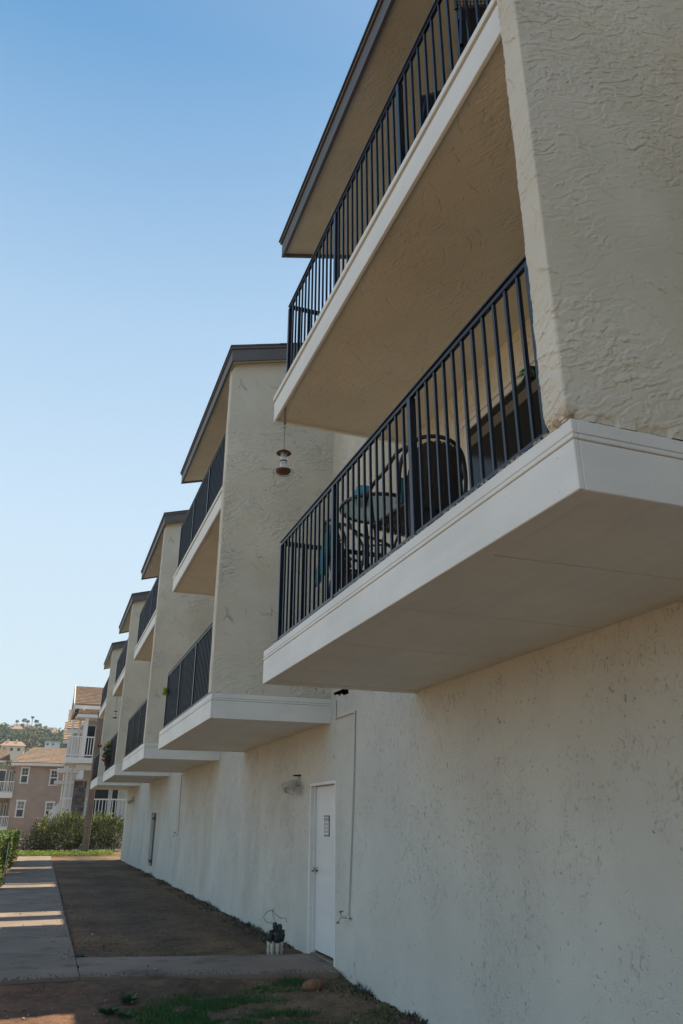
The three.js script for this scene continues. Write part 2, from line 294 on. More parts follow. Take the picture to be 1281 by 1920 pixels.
// ------------------------------------------------------------ the apartment building
const bld = group('apartment_building');
tag(bld, 'long cream stucco apartment block with stepped balconies and dark railings', 'building');
const DOOR = { d0: 9.636, d1: 10.698, y1: 2.109 }, WIN = { d0: 26.86, d1: 28.03, y0: 0.25, y1: 1.85 }, HOLE = { d0: 9.16, d1: 9.72, y0: 3.14, y1: 3.22 };
{ // ground-floor wall: the near stretch is relief in the mesh itself, beyond that the bump map takes over
  const st = 0.009, d0 = 2.4, nd = Math.round((11.4 - d0) / st), y0 = -0.12, ny = Math.round((3.42 - y0) / st), P = new Float32Array((nd + 1) * (ny + 1) * 3), U = new Float32Array((nd + 1) * (ny + 1) * 2), I = [];
  for (let j = 0; j <= ny; j++) for (let i = 0; i <= nd; i++) { const o = j * (nd + 1) + i, d = d0 + i * st, y = y0 + j * st; P.set([XW - sampleF(wallF, -d / WU, y / WV) * smooth(0, 0.25, 11.4 - d), y, -d], o * 3); U.set([-d, y], o * 2); }
  for (let j = 0; j < ny; j++) for (let i = 0; i < nd; i++) {
    const d = d0 + (i + 0.5) * st, y = y0 + (j + 0.5) * st;
    if (d > DOOR.d0 && d < DOOR.d1 && y < DOOR.y1) continue;
    if (d > HOLE.d0 && d < HOLE.d1 && y > HOLE.y0 + 0.05 * (d - HOLE.d0) + 0.02 * vnoise(d * 14, 1) && y < HOLE.y1) continue;
    const a = j * (nd + 1) + i, b = a + 1, c = a + nd + 1, e = c + 1; I.push(a, b, e, a, e, c);
  }
  const g = new THREE.BufferGeometry(); g.setAttribute('position', new THREE.BufferAttribute(P, 3)); g.setAttribute('uv', new THREE.BufferAttribute(U, 2)); g.setIndex(I); g.computeVertexNormals();
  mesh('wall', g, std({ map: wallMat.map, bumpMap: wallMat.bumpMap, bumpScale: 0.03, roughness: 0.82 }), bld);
  const w = new B(), q = (da, db, ya, yb, x = XW) => w.quad([x, ya, -da], [x, yb, -da], [x, yb, -db], [x, ya, -db]);
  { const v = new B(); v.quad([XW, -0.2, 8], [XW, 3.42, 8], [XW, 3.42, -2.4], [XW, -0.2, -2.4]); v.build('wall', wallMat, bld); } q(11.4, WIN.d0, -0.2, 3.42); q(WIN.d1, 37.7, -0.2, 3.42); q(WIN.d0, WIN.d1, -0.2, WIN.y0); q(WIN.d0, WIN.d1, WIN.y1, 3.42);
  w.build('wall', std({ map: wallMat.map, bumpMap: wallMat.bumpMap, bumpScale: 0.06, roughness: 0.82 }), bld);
  const h = new B(); h.box(XW + 0.28, XW + 0.3, HOLE.y0 - 0.2, HOLE.y1 + 0.3, -HOLE.d1 - 0.2, -HOLE.d0 + 0.2); h.box(XW + 0.012, XW + 0.28, HOLE.y1 + 0.02, HOLE.y1 + 0.05, -HOLE.d1 - 0.2, -HOLE.d0 + 0.2); h.build('wall_cavity', std({ color: lin(0.14, 0.1, 0.07), roughness: 0.9 }), bld);
  const up = new B(), qu = (da, db, ya, yb) => up.quad([XW, ya, -da], [XW, yb, -da], [XW, yb, -db], [XW, ya, -db]);
  qu(-8, 37.7, 3.42, 8.0); up.quad([XW, -0.2, -37.7], [XW, 8, -37.7], [16, 8, -37.7], [16, -0.2, -37.7]); up.quad([16, -0.2, 8], [XW, -0.2, 8], [XW, 8, 8], [16, 8, 8]); up.quad([16, -0.2, -37.7], [16, 8, -37.7], [16, 8, 8], [16, -0.2, 8]);
  up.build('upper_wall', finMat, bld);
  const rf = new B(); // low main roof behind the stepped bays
  rf.quad([XW - 0.02, 8.0, 8.3], [XW - 0.02, 8.0, -38], [9.7, 9.7, -38], [9.7, 9.7, 8.3]); rf.quad([9.7, 9.7, 8.3], [9.7, 9.7, -38], [16.3, 7.95, -38], [16.3, 7.95, 8.3]);
  rf.tri([XW, 8, -37.7], [9.7, 9.69, -37.7], [16, 8, -37.7]); rf.tri([XW, 8, 8], [16, 8, 8], [9.7, 9.69, 8]);
  rf.build('main_roof', shingleMat, bld);
  // unseen boxes added on the roof edge to cut the sun between bays
  for (const [a, b, tall] of [[7.0, 8.42, 3.9], [8.86, 9.75, 3.9], [15.62, 16.28, 3.9], [21.9, 22.95, 3.9], [23.95, 24.25, 3.9], [29.4, 31.5, 3.9], [32.1, 32.3, 3.9]]) { const c = new B(); c.cbox(XW + 0.03, XW + 1.2, 7.9, 8.1 + tall, -b, -a, 0.01); c.build('added_sun_block', finMat, bld); }
}
{ // recessed dark hatch in the wall far along
  const w = group('hatch_window', bld), f = new B(), { d0, d1, y0, y1 } = WIN, x1 = XW + 0.09;
  f.box(XW + 0.002, x1, y0, y1, -d1 - 0.04, -d1); f.box(XW + 0.002, x1, y1, y1 + 0.04, -d1, -d0); f.box(XW + 0.002, x1, y0 - 0.04, y0, -d1, -d0); f.build('reveal', trimMat, w);
  const l = new B(); l.box(x1, x1 + 0.03, y0, y1, -d1, -d0); l.build('shutter', std({ color: lin(0.035, 0.04, 0.045), roughness: 0.6 }), w);
  for (const yy of [y1 - 0.2, y0 + 0.1]) { const s = new B(); s.cbox(XW + 0.03, x1, yy, yy + 0.065, -d1, -d0); s.build('latch_bar', darkMat, w); }
}
{ // service door
  const g = group('door', bld), { d0, d1, y1 } = DOOR, xr = XW + 0.075;
  const j = new B(); // jambs and head, stepped
  j.cbox(XW - 0.004, XW + 0.12, 0.02, y1, -d1 - 0.002, -d1 + 0.042, 0.004); j.cbox(XW + 0.045, XW + 0.12, 0.02, y1 - 0.04, -d1 + 0.042, -d1 + 0.066, 0.004); j.cbox(XW - 0.004, XW + 0.12, 0.02, y1, -d0 - 0.042, -d0 + 0.002, 0.004);
  j.cbox(XW - 0.004, XW + 0.12, y1 - 0.042, y1 + 0.002, -d1 + 0.043, -d0 - 0.043, 0.004); j.build('frame', trimMat, g);
  const lf = new B(); lf.cbox(xr, xr + 0.045, 0.075, y1 - 0.048, -d1 + 0.07, -d0 - 0.046, 0.004); lf.build('leaf', doorMat, g);
  const th = new B(); th.cbox(XW - 0.05, XW + 0.14, -0.05, 0.028, -d1 - 0.03, -d0 + 0.0, 0.008); th.cbox(XW + 0.03, XW + 0.13, 0.028, 0.05, -d1 + 0.05, -d0 - 0.05, 0.005); th.build('threshold', concMat, g);
  const gp = new B(); gp.box(xr + 0.02, xr + 0.05, 0.045, 0.08, -d1 + 0.05, -d0 - 0.05); gp.build('weather_gap', darkMat, g);
  const kn = new B(), m = M4().makeRotationZ(Math.PI / 2); kn.lathe([[0, 0], [0.032, 0], [0.034, 0.006], [0.014, 0.012], [0.012, 0.035], [0.026, 0.045], [0.029, 0.06], [0.024, 0.072], [0, 0.075]], xr, 1.02, -d1 + 0.13, 20, m);
  kn.build('knob', std({ color: lin(0.42, 0.4, 0.37), metalness: 1, roughness: 0.3 }), g);
}
// --- fins
{ // nearest fin: its skin is one sheet wrapping the outer end and the face, relief in the mesh
  const T = 0.144, W = 1.66, y0 = 3.166, y1 = 7.9, st = 0.0055, r = 0.005, near = [], ns = Math.round((T + W) / st);
  const ny = Math.round((y1 - y0) / 0.006), P = new Float32Array((ns + 1) * (ny + 1) * 3), U = new Float32Array((ns + 1) * (ny + 1) * 2), I = [];
  for (let j = 0; j <= ny; j++) for (let i = 0; i <= ns; i++) {
    const s = i * (T + W) / ns, y = y0 + (y1 - y0) * j / ny; let x, z, nx, nz; const rr = r * (1 + 0.5 * vnoise(y * 5, 2.2)), a = Math.PI / 2 * clamp((s - (T - rr)) / (2 * rr));
    if (s < T - rr) { x = XF; z = -D[0] - T + s; nx = -1; nz = 0; } else if (s > T + rr) { x = XF + s - T; z = -D[0]; nx = 0; nz = 1; } else { nx = -Math.cos(a); nz = Math.sin(a); x = XF + rr + rr * nx; z = -D[0] - rr + rr * nz; }
    let h = 0.75 * sampleF(finF, s / FU + 0.13, y / FU); h += 0.004 * vnoise(y * 9, s * 9 + 4) * smooth(0.2, 0.0, Math.abs(s - T * 0.5));
    if (s < 0.03) h += (0.003 * vnoise(y * 22, 7) + 0.002 * vnoise(y * 60, 3)) * (1 - s / 0.03);
    h -= 0.02 * smooth(0.05, 0.0, y - y0 + 0.02 * vnoise(s * 30, 1.7)) * smooth(0.05, 0.3, vnoise(s * 11 + 2, 6) + 0.35);   // plaster broken away along its foot
    const o = j * (ns + 1) + i; P.set([x + nx * h, y, z + nz * h], o * 3); U.set([s + 0.13 * FU, y], o * 2);
  }
  for (let j = 0; j < ny; j++) for (let i = 0; i < ns; i++) { const a = j * (ns + 1) + i, b = a + 1, c = a + ns + 1, e = c + 1; I.push(a, b, e, a, e, c); }
  const g = new THREE.BufferGeometry(); g.setAttribute('position', new THREE.BufferAttribute(P, 3)); g.setAttribute('uv', new THREE.BufferAttribute(U, 2)); g.setIndex(I); g.computeVertexNormals();
  const f = group('fin_wall', bld);
  mesh('stucco_skin', g, std({ map: finMat.map, bumpMap: finMat.bumpMap, bumpScale: 0.02, roughness: 0.85 }), f);
  const c = new B(); c.box(XF + 0.012, XW, y0 + 0.012, 8.0, -D[0] - T, -D[0] - 0.014); c.build('fin_core', finMat, f);
}
for (let k = 1; k < 6; k++) { // the other fins: rounded corner bead, slightly wavy outer edge
  const n = 60, y0 = YB[k] + 0.322, y1 = YR[k] + 0.02, f = new B(), ring = (y) => {
    const w = 0.006 * vnoise(y * 4, k * 7.7), r = 0.02, top = smooth(0.16, 0, y1 - y) * 0.05, o = [];
    for (let a = 0; a <= 4; a++) { const t = Math.PI / 2 * a / 4; o.push([XF + r + top + w - r * Math.cos(t), y, -D[k] - r + r * Math.sin(t)]); }
    o.push([XW, y, -D[k]]); return [[XF + w + top, y, -D[k] - 0.145], ...o];
  };
  let prev = ring(y0);
  for (let j = 1; j <= n; j++) { const cur = ring(lerp(y0, y1, j / n)); for (let i = 0; i < prev.length - 1; i++) f.quad(prev[i], prev[i + 1], cur[i + 1], cur[i]); prev = cur; }
  f.quad([XF, y0, -D[k] - 0.145], [XF, y1, -D[k] - 0.145], [XW, y1, -D[k] - 0.145], [XW, y0, -D[k] - 0.145]);
  f.quad([XF, y1, -D[k]], [XW, y1, -D[k]], [XW, y1 + 0.5, -D[k]], [XW - 0.1, y1 + 0.45, -D[k]]);
  f.build('fin_wall', finMat, bld);
}
// --- balconies, railings, doors, roofs
const sharedPicket = new Map();
function picketGeo(h) { const k = h.toFixed(3); if (!sharedPicket.has(k)) sharedPicket.set(k, new B().box(-0.0085, 0.0085, 0, h, -0.0085, 0.0085).make()); return sharedPicket.get(k); }
function railing(k, yb, yt) { // front run and the return at the far end
  const g = group('railing', bld), x = 1.852, za = -D[k] - 0.15, ze = -D[k] - 4.49, xe = XW - 0.03;
  const top = new B(); top.cbox(x - 0.024, x + 0.024, yt - 0.014, yt, ze - 0.024, za, 0.003); top.cbox(x - 0.013, x + 0.013, yt - 0.045, yt - 0.014, ze, za, 0.002); top.build('top_rail', railMat, g);
  const ret = new B(); ret.cbox(x + 0.025, xe, yt - 0.014, yt - 0.001, ze - 0.02, ze + 0.02, 0.003); ret.cbox(x + 0.025, xe, yt - 0.045, yt - 0.014, ze - 0.013, ze + 0.013, 0.002); ret.build('top_rail', railMat, g);
  const bot = new B(); bot.cbox(x - 0.016, x + 0.016, yb, yb + 0.026, ze, za, 0.003); bot.build('bottom_rail', railMat, g);
  const bo2 = new B(); bo2.cbox(x + 0.02, xe, yb, yb + 0.026, ze - 0.016, ze + 0.016, 0.003); bo2.build('bottom_rail', railMat, g);
  for (const o of [1.53, 2.97, 4.49]) { const p = new B(); p.cbox(x - 0.022, x + 0.022, yb - 0.03, yt - 0.046, -D[k] - o - 0.022, -D[k] - o + 0.022, 0.003); p.build('post', railMat, g); }
  const q = new B(); q.cbox(x - 0.022, x + 0.022, yb - 0.03, yt - 0.046, za - 0.05, za - 0.012, 0.003); q.build('post', railMat, g);
  const spots = []; for (let o = 0.29; o < 4.45; o += 0.1135) if (![1.53, 2.97, 4.49].some((v) => Math.abs(v - o) < 0.05)) spots.push([x, -D[k] - o]);
  for (let xx = x + 0.11; xx < xe - 0.04; xx += 0.1135) spots.push([xx, ze]);
  const h = yt - 0.046 - yb - 0.026;
  if (k < 2) for (const [px, pz] of spots) { const m = mesh('picket', picketGeo(h), railMat, g); m.position.set(px, yb + 0.026, pz); }
  else { const a = new B(); for (const [px, pz] of spots) a.box(px - 0.0085, px + 0.0085, yb + 0.026, yb + 0.026 + h, pz - 0.0085, pz + 0.0085); const m = a.build('pickets', railMat, g); m.userData.kind = 'stuff'; }
}
function slider(k, y, off, w, x = XW) { // sliding glass door on the back wall
  const g = group('sliding_door', bld), d0 = D[k] + off, d1 = d0 + w, y1 = y + 2.09, f = new B();
  f.cbox(x - 0.035, x - 0.003, y, y1, -d1, -d1 + 0.07); f.cbox(x - 0.035, x - 0.003, y, y1, -d0 - 0.07, -d0); f.cbox(x - 0.035, x - 0.003, y1 - 0.07, y1, -d1 + 0.071, -d0 - 0.071); f.cbox(x - 0.05, x - 0.003, y1 + 0.001, y1 + 0.05, -d1 - 0.03, -d0 + 0.03); f.build('frame', whiteFrame, g);
  const m = (d0 + d1) / 2, s = new B(); s.cbox(x - 0.03, x - 0.004, y, y1 - 0.071, -m - 0.03, -m + 0.03); s.build('stile', whiteFrame, g);
  const v = new B(); v.cbox(x - 0.028, x - 0.004, y1 - 0.27, y1 - 0.16, -d1 + 0.072, -m - 0.031); v.cbox(x - 0.028, x - 0.004, y1 - 0.27, y1 - 0.16, -m + 0.031, -d0 - 0.072); v.build('blind_header', std({ color: lin(0.12, 0.1, 0.075), roughness: 0.8 }), g);
  for (const [a, b] of [[d0 + 0.072, m - 0.031], [m + 0.031, d1 - 0.072]]) { const p = new B(); p.box(x - 0.02, x - 0.006, y, y1 - 0.072, -b, -a); p.build('pane', glassMat, g); }
}
for (let k = 0; k < 6; k++) {
  const z0 = -D[k], z1 = -D[k] - LEN, y = YB[k];
  { // lower balcony: boxed edge of three boards, panelled underside
    const g = group('balcony', bld), t = 0.028;
    const bd = (ya, yb, pr, nm) => { const b = new B(); b.cbox(XO - pr, XO + t, ya, yb, z1 - pr, z0 + pr, 0.004); b.cbox(XO + t + 0.001, XW - 0.002, ya, yb, z0 - t, z0 + pr, 0.004); b.cbox(XO + t + 0.001, XW - 0.002, ya, yb, z1 - pr, z1 + t, 0.004); b.build(nm, trimMat, g); };
    bd(y, y + 0.2265, 0, 'fascia_board'); bd(y + 0.2290, y + 0.2525, 0.005, 'trim_strip'); bd(y + 0.2565, y + 0.3205, 0.002, 'cap_board');
    const c = new B(); c.box(XO + 0.012, XW - 0.004, y + 0.05, y + 0.318, z1 + 0.012, z0 - 0.012); c.build('floor_slab', panelMat, g);
    const e = new B(); e.cbox(XO + t + 0.001, XO + 0.115, y + 0.006, y + 0.03, z1 + t, z0 - t - 0.001, 0.003); e.cbox(XO + 0.116, XW - 0.004, y + 0.006, y + 0.03, z0 - 0.1, z0 - t - 0.001, 0.003); e.cbox(XO + 0.116, XW - 0.004, y + 0.006, y + 0.03, z1 + t, z1 + 0.1, 0.003); e.build('soffit_border', panelMat, g);
    const js = [0.1, 0.87, 1.977, 3.087, 4.195, LEN - 0.1];
    for (let i = 0; i < js.length - 1; i++) { const p = new B(); p.cbox(XO + 0.118, XW - 0.006, y + 0.016, y + 0.045, z0 - js[i + 1] + 0.007, z0 - js[i] - 0.007, 0.003); p.build('soffit_panel', panelMat, g); }
    if (k === 0) { const n = new B(); for (let o = 0.12; o < LEN; o += 0.41) for (const yy of [0.045, 0.185]) n.geo(new THREE.CylinderGeometry(0.0042, 0.0042, 0.0016, 8), place(XO - 0.0005, y + yy + R(-0.004, 0.004), z0 - o + R(-0.01, 0.01), 0, 0, Math.PI / 2)); n.build('nail_heads', trimMat, g).userData.kind = 'stuff'; }
    railing(k, y + 0.33, y + 1.316); slider(k, y + 0.33, k === 0 ? 0.75 : 0.9, 2.83);
    if (k === 0) { // flaking plaster crumbs along the board under the railing
      const cr = new B(); for (let i = 0; i < 150; i++) { const s = R(0.003, 0.011), zz = z0 - 0.12 - Math.pow(rnd(), 1.6) * 2.6; cr.geo(new THREE.IcosahedronGeometry(s, 0), place(XO + R(0.0, 0.018), y + 0.321 + s * 0.4, zz, R(0, 3), R(0, 3))); }
      for (let i = 0; i < 26; i++) { const s = R(0.008, 0.022); cr.geo(new THREE.IcosahedronGeometry(s, 0), place(XO + R(-0.008, 0.02), y + 0.325 + R(0, 0.03), z0 - R(0.0, 0.15), R(0, 3), R(0, 3))); }
      const m = cr.build('plaster_crumbs', std({ color: lin(0.42, 0.35, 0.25), roughness: 0.95 }), g); m.userData.kind = 'stuff';
    }
  }
  { // upper balcony: slimmer edge with a dark drip gap, stuccoed underside
    const g = group('balcony', bld), u = YU[k], t = 0.03, xs = XO, zs = z0 - 0.15;
    const bd = (ya, yb, pr, nm, m) => { const b = new B(); b.cbox(xs - pr, xs + t, ya, yb, z1 - pr, zs, 0.004); b.cbox(xs + t + 0.001, XW - 0.002, ya, yb, z1 - pr, z1 + t, 0.004); b.build(nm, m, g); };
    bd(u, u + 0.235, 0, 'fascia_board', trimMat); bd(u + 0.262, u + 0.315, 0.012, 'cap_board', trimMat);
    const gp = new B(); gp.box(xs + 0.11, XW - 0.004, u + 0.2, u + 0.3, z1 + 0.11, zs); gp.build('floor_core', trimMat, g);
    const s = new B(); s.quad([xs + t, u + 0.026, zs], [XW, u + 0.026, zs], [XW, u + 0.026, z1 + t], [xs + t, u + 0.026, z1 + t]); s.build('soffit', soffitStucco, g);
    railing(k, u + 0.322, u + 1.25); slider(k, u + 0.32, 0.9, 2.83);
  }
  { // roof over the bay: a shed slab sloping down to the outer edge
    const g = group('roof', bld), p = 0.275, xe = 1.776, xb = 5.2, za = z0 + 0.13, zb = z1 + 0.26 - (k === 0 ? 0.0 : 0.0), y0 = YR[k], Y = (x, h) => y0 + (x - xe) * p + h;
    const slab = (x0, x1, h0, h1, zA, zB, nm, m) => { const b = new B(), c = [[x0, Y(x0, h0)], [x1, Y(x1, h0)], [x1, Y(x1, h1)], [x0, Y(x0, h1)]];
      b.quad([...c[0], zA], [...c[1], zA], [...c[2], zA], [...c[3], zA]); b.quad([...c[0], zB], [...c[3], zB], [...c[2], zB], [...c[1], zB]);
      for (let i = 0; i < 4; i++) { const a = c[i], d = c[(i + 1) % 4]; b.quad([...a, zA], [...a, zB], [...d, zB], [...d, zA]); } b.build(nm, m, g); };
    slab(xe, xe + 0.035, 0, 0.205, za, zb, 'fascia_board', greyMat);
    slab(xe + 0.036, xb, 0, 0.205, za, za - 0.035, 'rake_board', greyMat); slab(xe + 0.036, xb, 0, 0.205, zb + 0.035, zb, 'rake_board', greyMat);
    slab(xe + 0.036, XW + 0.1, 0.03, 0.06, za - 0.036, zb + 0.036, 'soffit', soffitStucco);
    slab(xe - 0.02, xb, 0.208, 0.245, za + 0.02, zb - 0.02, 'drip_board', greyMat);
    for (let i = 0; i < 9; i++) { const a = xe - 0.035 + i * 0.38; slab(a, a + 0.42, 0.248 + 0.004, 0.262 + 0.012, za + 0.035 + R(-0.01, 0.01), zb - 0.035, 'shingle_course', shingleMat); }
    slab(xe, xb, 0.246, 0.2515, za + 0.03, zb - 0.03, 'roof_deck', shingleMat);
  }
}
// ------------------------------------------------------------ things fixed to or hanging on the building
{ // notice on the service door
  const x = XW + 0.0735, cv = document.createElement('canvas'); cv.width = 192; cv.height = 256; const c = cv.getContext('2d');
  c.fillStyle = '#1d2430'; c.fillRect(0, 0, 192, 256); c.fillStyle = '#c9ccd0'; c.fillRect(10, 10, 172, 236); c.fillStyle = '#151a22'; c.textAlign = 'center';
  c.font = 'bold 50px sans-serif'; c.fillText('NOTICE', 96, 66); for (const [y, w] of [[92, 150], [140, 128], [188, 138]]) { let x = 96 - w / 2, n = 0; while (x < 96 + w / 2 - 8) { const g = ++n % 5 === 0; if (!g) { c.fillRect(x, y, 5, 28); c.fillRect(x, y + (n % 3) * 11, 11, 5); } x += 15; } } // three lines too small to read in the photograph
  const t = new THREE.CanvasTexture(cv); t.colorSpace = THREE.SRGBColorSpace;
  const g = group('notice_sign'); g.position.set(x, 1.56, -10.17); tag(g, 'small white notice sign with black lettering on the white service door', 'sign');
  const b = new B(); b.cbox(-0.006, 0.001, -0.127, 0.127, -0.1, 0.1, 0.002); b.build('plate', std({ color: lin(0.05, 0.055, 0.06), roughness: 0.5 }), g);
  const f = new THREE.PlaneGeometry(0.192, 0.246); f.rotateY(-Math.PI / 2); f.translate(-0.0085, 0, 0); mesh('print', f, std({ map: t, roughness: 0.5 }), g);
}
const lampMat = std({ color: lin(0.5, 0.48, 0.44), roughness: 0.45 }), lensMat = phy({ color: lin(0.55, 0.55, 0.55), roughness: 0.2, clearcoat: 0.5 });
function floodLamp(d, y, label) {
  const g = group('flood_lamp'); g.position.set(XW, y, -d); tag(g, label, 'wall lamp', 'twin flood lamps on the wall');
  const bx = new B(); bx.cbox(-0.06, 0.012, -0.075, 0.055, -0.06, 0.06, 0.008); bx.build('junction_box', lampMat, g);
  const hd = new B(); hd.cbox(-0.085, 0.005, 0.056, 0.075, -0.07, 0.07, 0.005); hd.build('cover_plate', darkMat, g);
  for (const [ry, rz, oz] of [[0.5, 2.35, 0.035], [-0.62, 2.1, -0.035]]) {
    const m = M4().makeRotationY(ry).multiply(M4().makeRotationZ(rz)), h = new B();
    h.lathe([[0, 0], [0.022, 0], [0.024, 0.05], [0.042, 0.07], [0.05, 0.12], [0.078, 0.2], [0.082, 0.205], [0.076, 0.208]], -0.055, -0.005, oz, 22, m); const b = h.build('lamp_holder', lampMat, g);
    const l = new B(); l.lathe([[0, 0.175], [0.045, 0.18], [0.072, 0.197]], -0.055, -0.005, oz, 20, m); l.build('lens', lensMat, b);
  }
}
floodLamp(11.2, 2.17, 'twin white flood lamp beside the white service door'); floodLamp(34.4, 2.42, 'twin white flood lamp under the last balcony of the block');
const pipeMat = std({ color: lin(0.6, 0.575, 0.5), roughness: 0.55 }), brass = std({ color: lin(0.3, 0.25, 0.18), metalness: 0.6, roughness: 0.5 });
function hoseBib(g, x, y, z) {
  const b = new B(); b.tube([[x + 0.012, y, z - 0.06], [x - 0.004, y, z], [x - 0.006, y, z + 0.07]], 0.011, 8); b.tube([[x, y, z - 0.06], [x - 0.075, y - 0.004, z - 0.075], [x - 0.1, y - 0.045, z - 0.08]], 0.014, 8); b.build('tap_body', pipeMat, g);
  const h = new B(); h.tube([[x - 0.07, y, z - 0.075], [x - 0.062, y + 0.055, z - 0.075]], 0.006, 6); h.geo(new THREE.TorusGeometry(0.024, 0.006, 6, 14), place(x - 0.062, y + 0.056, z - 0.075, 0.4, 1.3)); h.build('tap_handle', brass, g);
  const o = new B(); o.lathe([[0.016, 0], [0.019, 0.003], [0.019, 0.016], [0.015, 0.02]], x - 0.1, y - 0.066, z - 0.08, 14); o.build('hose_thread', brass, g);
}
{ const g = group('water_pipe'); tag(g, 'thin painted water pipe with a tap beside the white service door', 'pipe');
  const x = XW - 0.017; const b = new B();
  b.tube([[x, 0.60, -9.14], [x, 2.1, -8.96], [x, 2.862, -8.905]], 0.011, 8, 20); b.tube([[x, 2.872, -8.915], [x, 2.872, -9.60]], 0.011, 8); b.tube([[x, 2.882, -9.612], [x, 3.1, -9.612]], 0.011, 8);
  for (const q of [[x, 2.87, -8.905], [x, 2.872, -9.61]]) b.geo(new THREE.SphereGeometry(0.0165, 10, 8), M4().makeTranslation(...q)); b.build('pipe', pipeMat, g);
  hoseBib(g, x, 0.595, -9.14); }
{ const g = group('water_pipe'); tag(g, 'thin painted water pipe with a tap running down near the dark wall hatch', 'pipe');
  const x = XW - 0.017, b = new B(); b.tube([[x, 2.8, -22.15], [x, 1.28, -22.08]], 0.012, 8); b.build('pipe', pipeMat, g); hoseBib(g, x, 1.27, -22.08); }

// hummingbird feeders
const rustMat = std({ color: lin(0.11, 0.035, 0.016), roughness: 0.55 }), wireMat = std({ color: lin(0.03, 0.03, 0.03), roughness: 0.5, metalness: 0.5 }), redMat = std({ color: lin(0.16, 0.012, 0.012), roughness: 0.4 });
const bottleMat = phy({ color: lin(0.9, 0.94, 0.97), transmission: 0.75, thickness: 0, roughness: 0.12, ior: 1.45 });
function feeder(x, top, z, yCap, label, hookY, cap) { // top: where the chain is screwed in
  const g = group('bird_feeder'); g.position.set(x, yCap, z); tag(g, label, 'bird feeder');
  const ch = new B(), n = Math.round((top - hookY) / 0.024); // doubled chain, link by link
  for (const o of [-0.008, 0.008]) for (let i = 0; i < n; i++) ch.geo(new THREE.TorusGeometry(0.011, 0.0024, 4, 8), place(o * (1 - i / n * 0.3), hookY - yCap + 0.012 + i * 0.024, 0, i % 2 * Math.PI / 2, 0, 0).multiply(M4().makeScale(0.62, 1.3, 1)));
  ch.build('chain', wireMat, g);
  const hk = new B(); hk.tube([[0.012, hookY - yCap + 0.012, 0], [0, hookY - yCap + 0.02, 0], [-0.01, hookY - yCap + 0.006, 0], [0, hookY - yCap - 0.014, 0], [0.01, hookY - yCap - 0.032, 0], [0, hookY - yCap - 0.046, 0], [-0.013, hookY - yCap - 0.034, 0]], 0.0032, 6, 30); hk.build('hook', wireMat, g);
  const w = new B(); w.tube([[0, 0.02, 0], [0.0, 0.16, 0], [0.004, hookY - yCap - 0.05, 0]], 0.0022, 5); w.tube([[0, 0.16, 0], [-0.006, hookY - yCap - 0.044, 0]], 0.0016, 5); w.build('wire', wireMat, g);
  const c = new B(); c.lathe([[0, 0.03], [0.012, 0.03], [0.014, 0.016], [0.04, 0.012], [0.076, -0.012], [0.08, -0.018], [0.074, -0.016], [0.038, 0.0], [0, 0.002]], 0, 0, 0, 28); c.build('cap', cap, g);
  const b = new B(); b.lathe([[0.03, -0.008], [0.034, -0.012], [0.034, -0.105], [0.036, -0.112], [0.034, -0.118], [0.034, -0.205], [0.03, -0.214]], 0, 0, 0, 24); b.build('bottle', bottleMat, g);
  const l = new B(); l.lathe([[0.0345, -0.103], [0.038, -0.106], [0.038, -0.116], [0.0345, -0.119]], 0, 0, 0, 24); l.build('band', wireMat, g);
  const d = new B(); d.lathe([[0, -0.226], [0.05, -0.224], [0.078, -0.214], [0.08, -0.22], [0.07, -0.24], [0.03, -0.252], [0, -0.254]], 0, 0, 0, 28); d.build('dish', rustMat, g);
  for (let i = 0; i < 4; i++) { const a = i * Math.PI / 2 + 0.4, p = new B(); p.lathe([[0, 0.012], [0.009, 0.01], [0.012, 0]], 0.06 * Math.cos(a), -0.218, 0.06 * Math.sin(a), 8); p.tube([[0.07 * Math.cos(a), -0.238, 0.07 * Math.sin(a)], [0.106 * Math.cos(a), -0.232, 0.106 * Math.sin(a)]], 0.002, 4); p.build('feeding_port', redMat, g); }
  const r = new B(); r.geo(new THREE.TorusGeometry(0.107, 0.0022, 5, 40), M4().makeTranslation(0, -0.232, 0).multiply(M4().makeRotationX(Math.PI / 2))); r.build('perch_ring', wireMat, g);
}
feeder(1.868, YU[0] + 0.026, -6.86, 5.205, 'glass bird feeder with a rusty dish hanging on a chain below a balcony edge', 5.53, rustMat);
feeder(1.985, YU[3] + 0.026, -29.3, 5.30, 'red bird feeder hanging below a balcony beside the potted flowers', 5.72, redMat);

// ------------------------------------------------------------ balcony furniture
const tubeMat = std({ color: lin(0.028, 0.024, 0.02), roughness: 0.5 }), tealMap = colTex(256, 256, (i, j) => { const u = i / 256, v = j / 256, t = 1 + 0.3 * fbm(u * 8, v * 8, 3, 8), p = vnoise(u * 9, v * 9, 9) > 0.35 ? 1.9 : 1; return [0.008 * t, 0.13 * t * (p > 1 ? 0.8 : 1), 0.15 * t * p * 0.8]; });
const tealMat = std({ map: rep(tealMap, 0.6, 0.6), roughness: 0.85 });
const wickMap = colTex(256, 256, (i, j) => { const a = Math.sin(i / 256 * Math.PI * 2 * 16), b = Math.sin(j / 256 * Math.PI * 2 * 16); const t = 0.75 + 0.25 * a * b + 0.2 * vnoise(i / 8, j / 8, 32); return [0.06 * t, 0.043 * t, 0.03 * t]; });
const wickBump = dataTex(256, 256, (i, j) => { const a = Math.sin(i / 256 * Math.PI * 2 * 16), b = Math.sin(j / 256 * Math.PI * 2 * 16), h = 0.5 + 0.45 * a * b; return [h, h, h]; });
const wickHole = dataTex(256, 256, (i, j) => { const a = Math.sin(i / 256 * Math.PI * 2 * 8), b = Math.sin(j / 256 * Math.PI * 2 * 8), v = a > 0.55 && b > 0.55 ? 0 : 1; return [v, v, v]; });
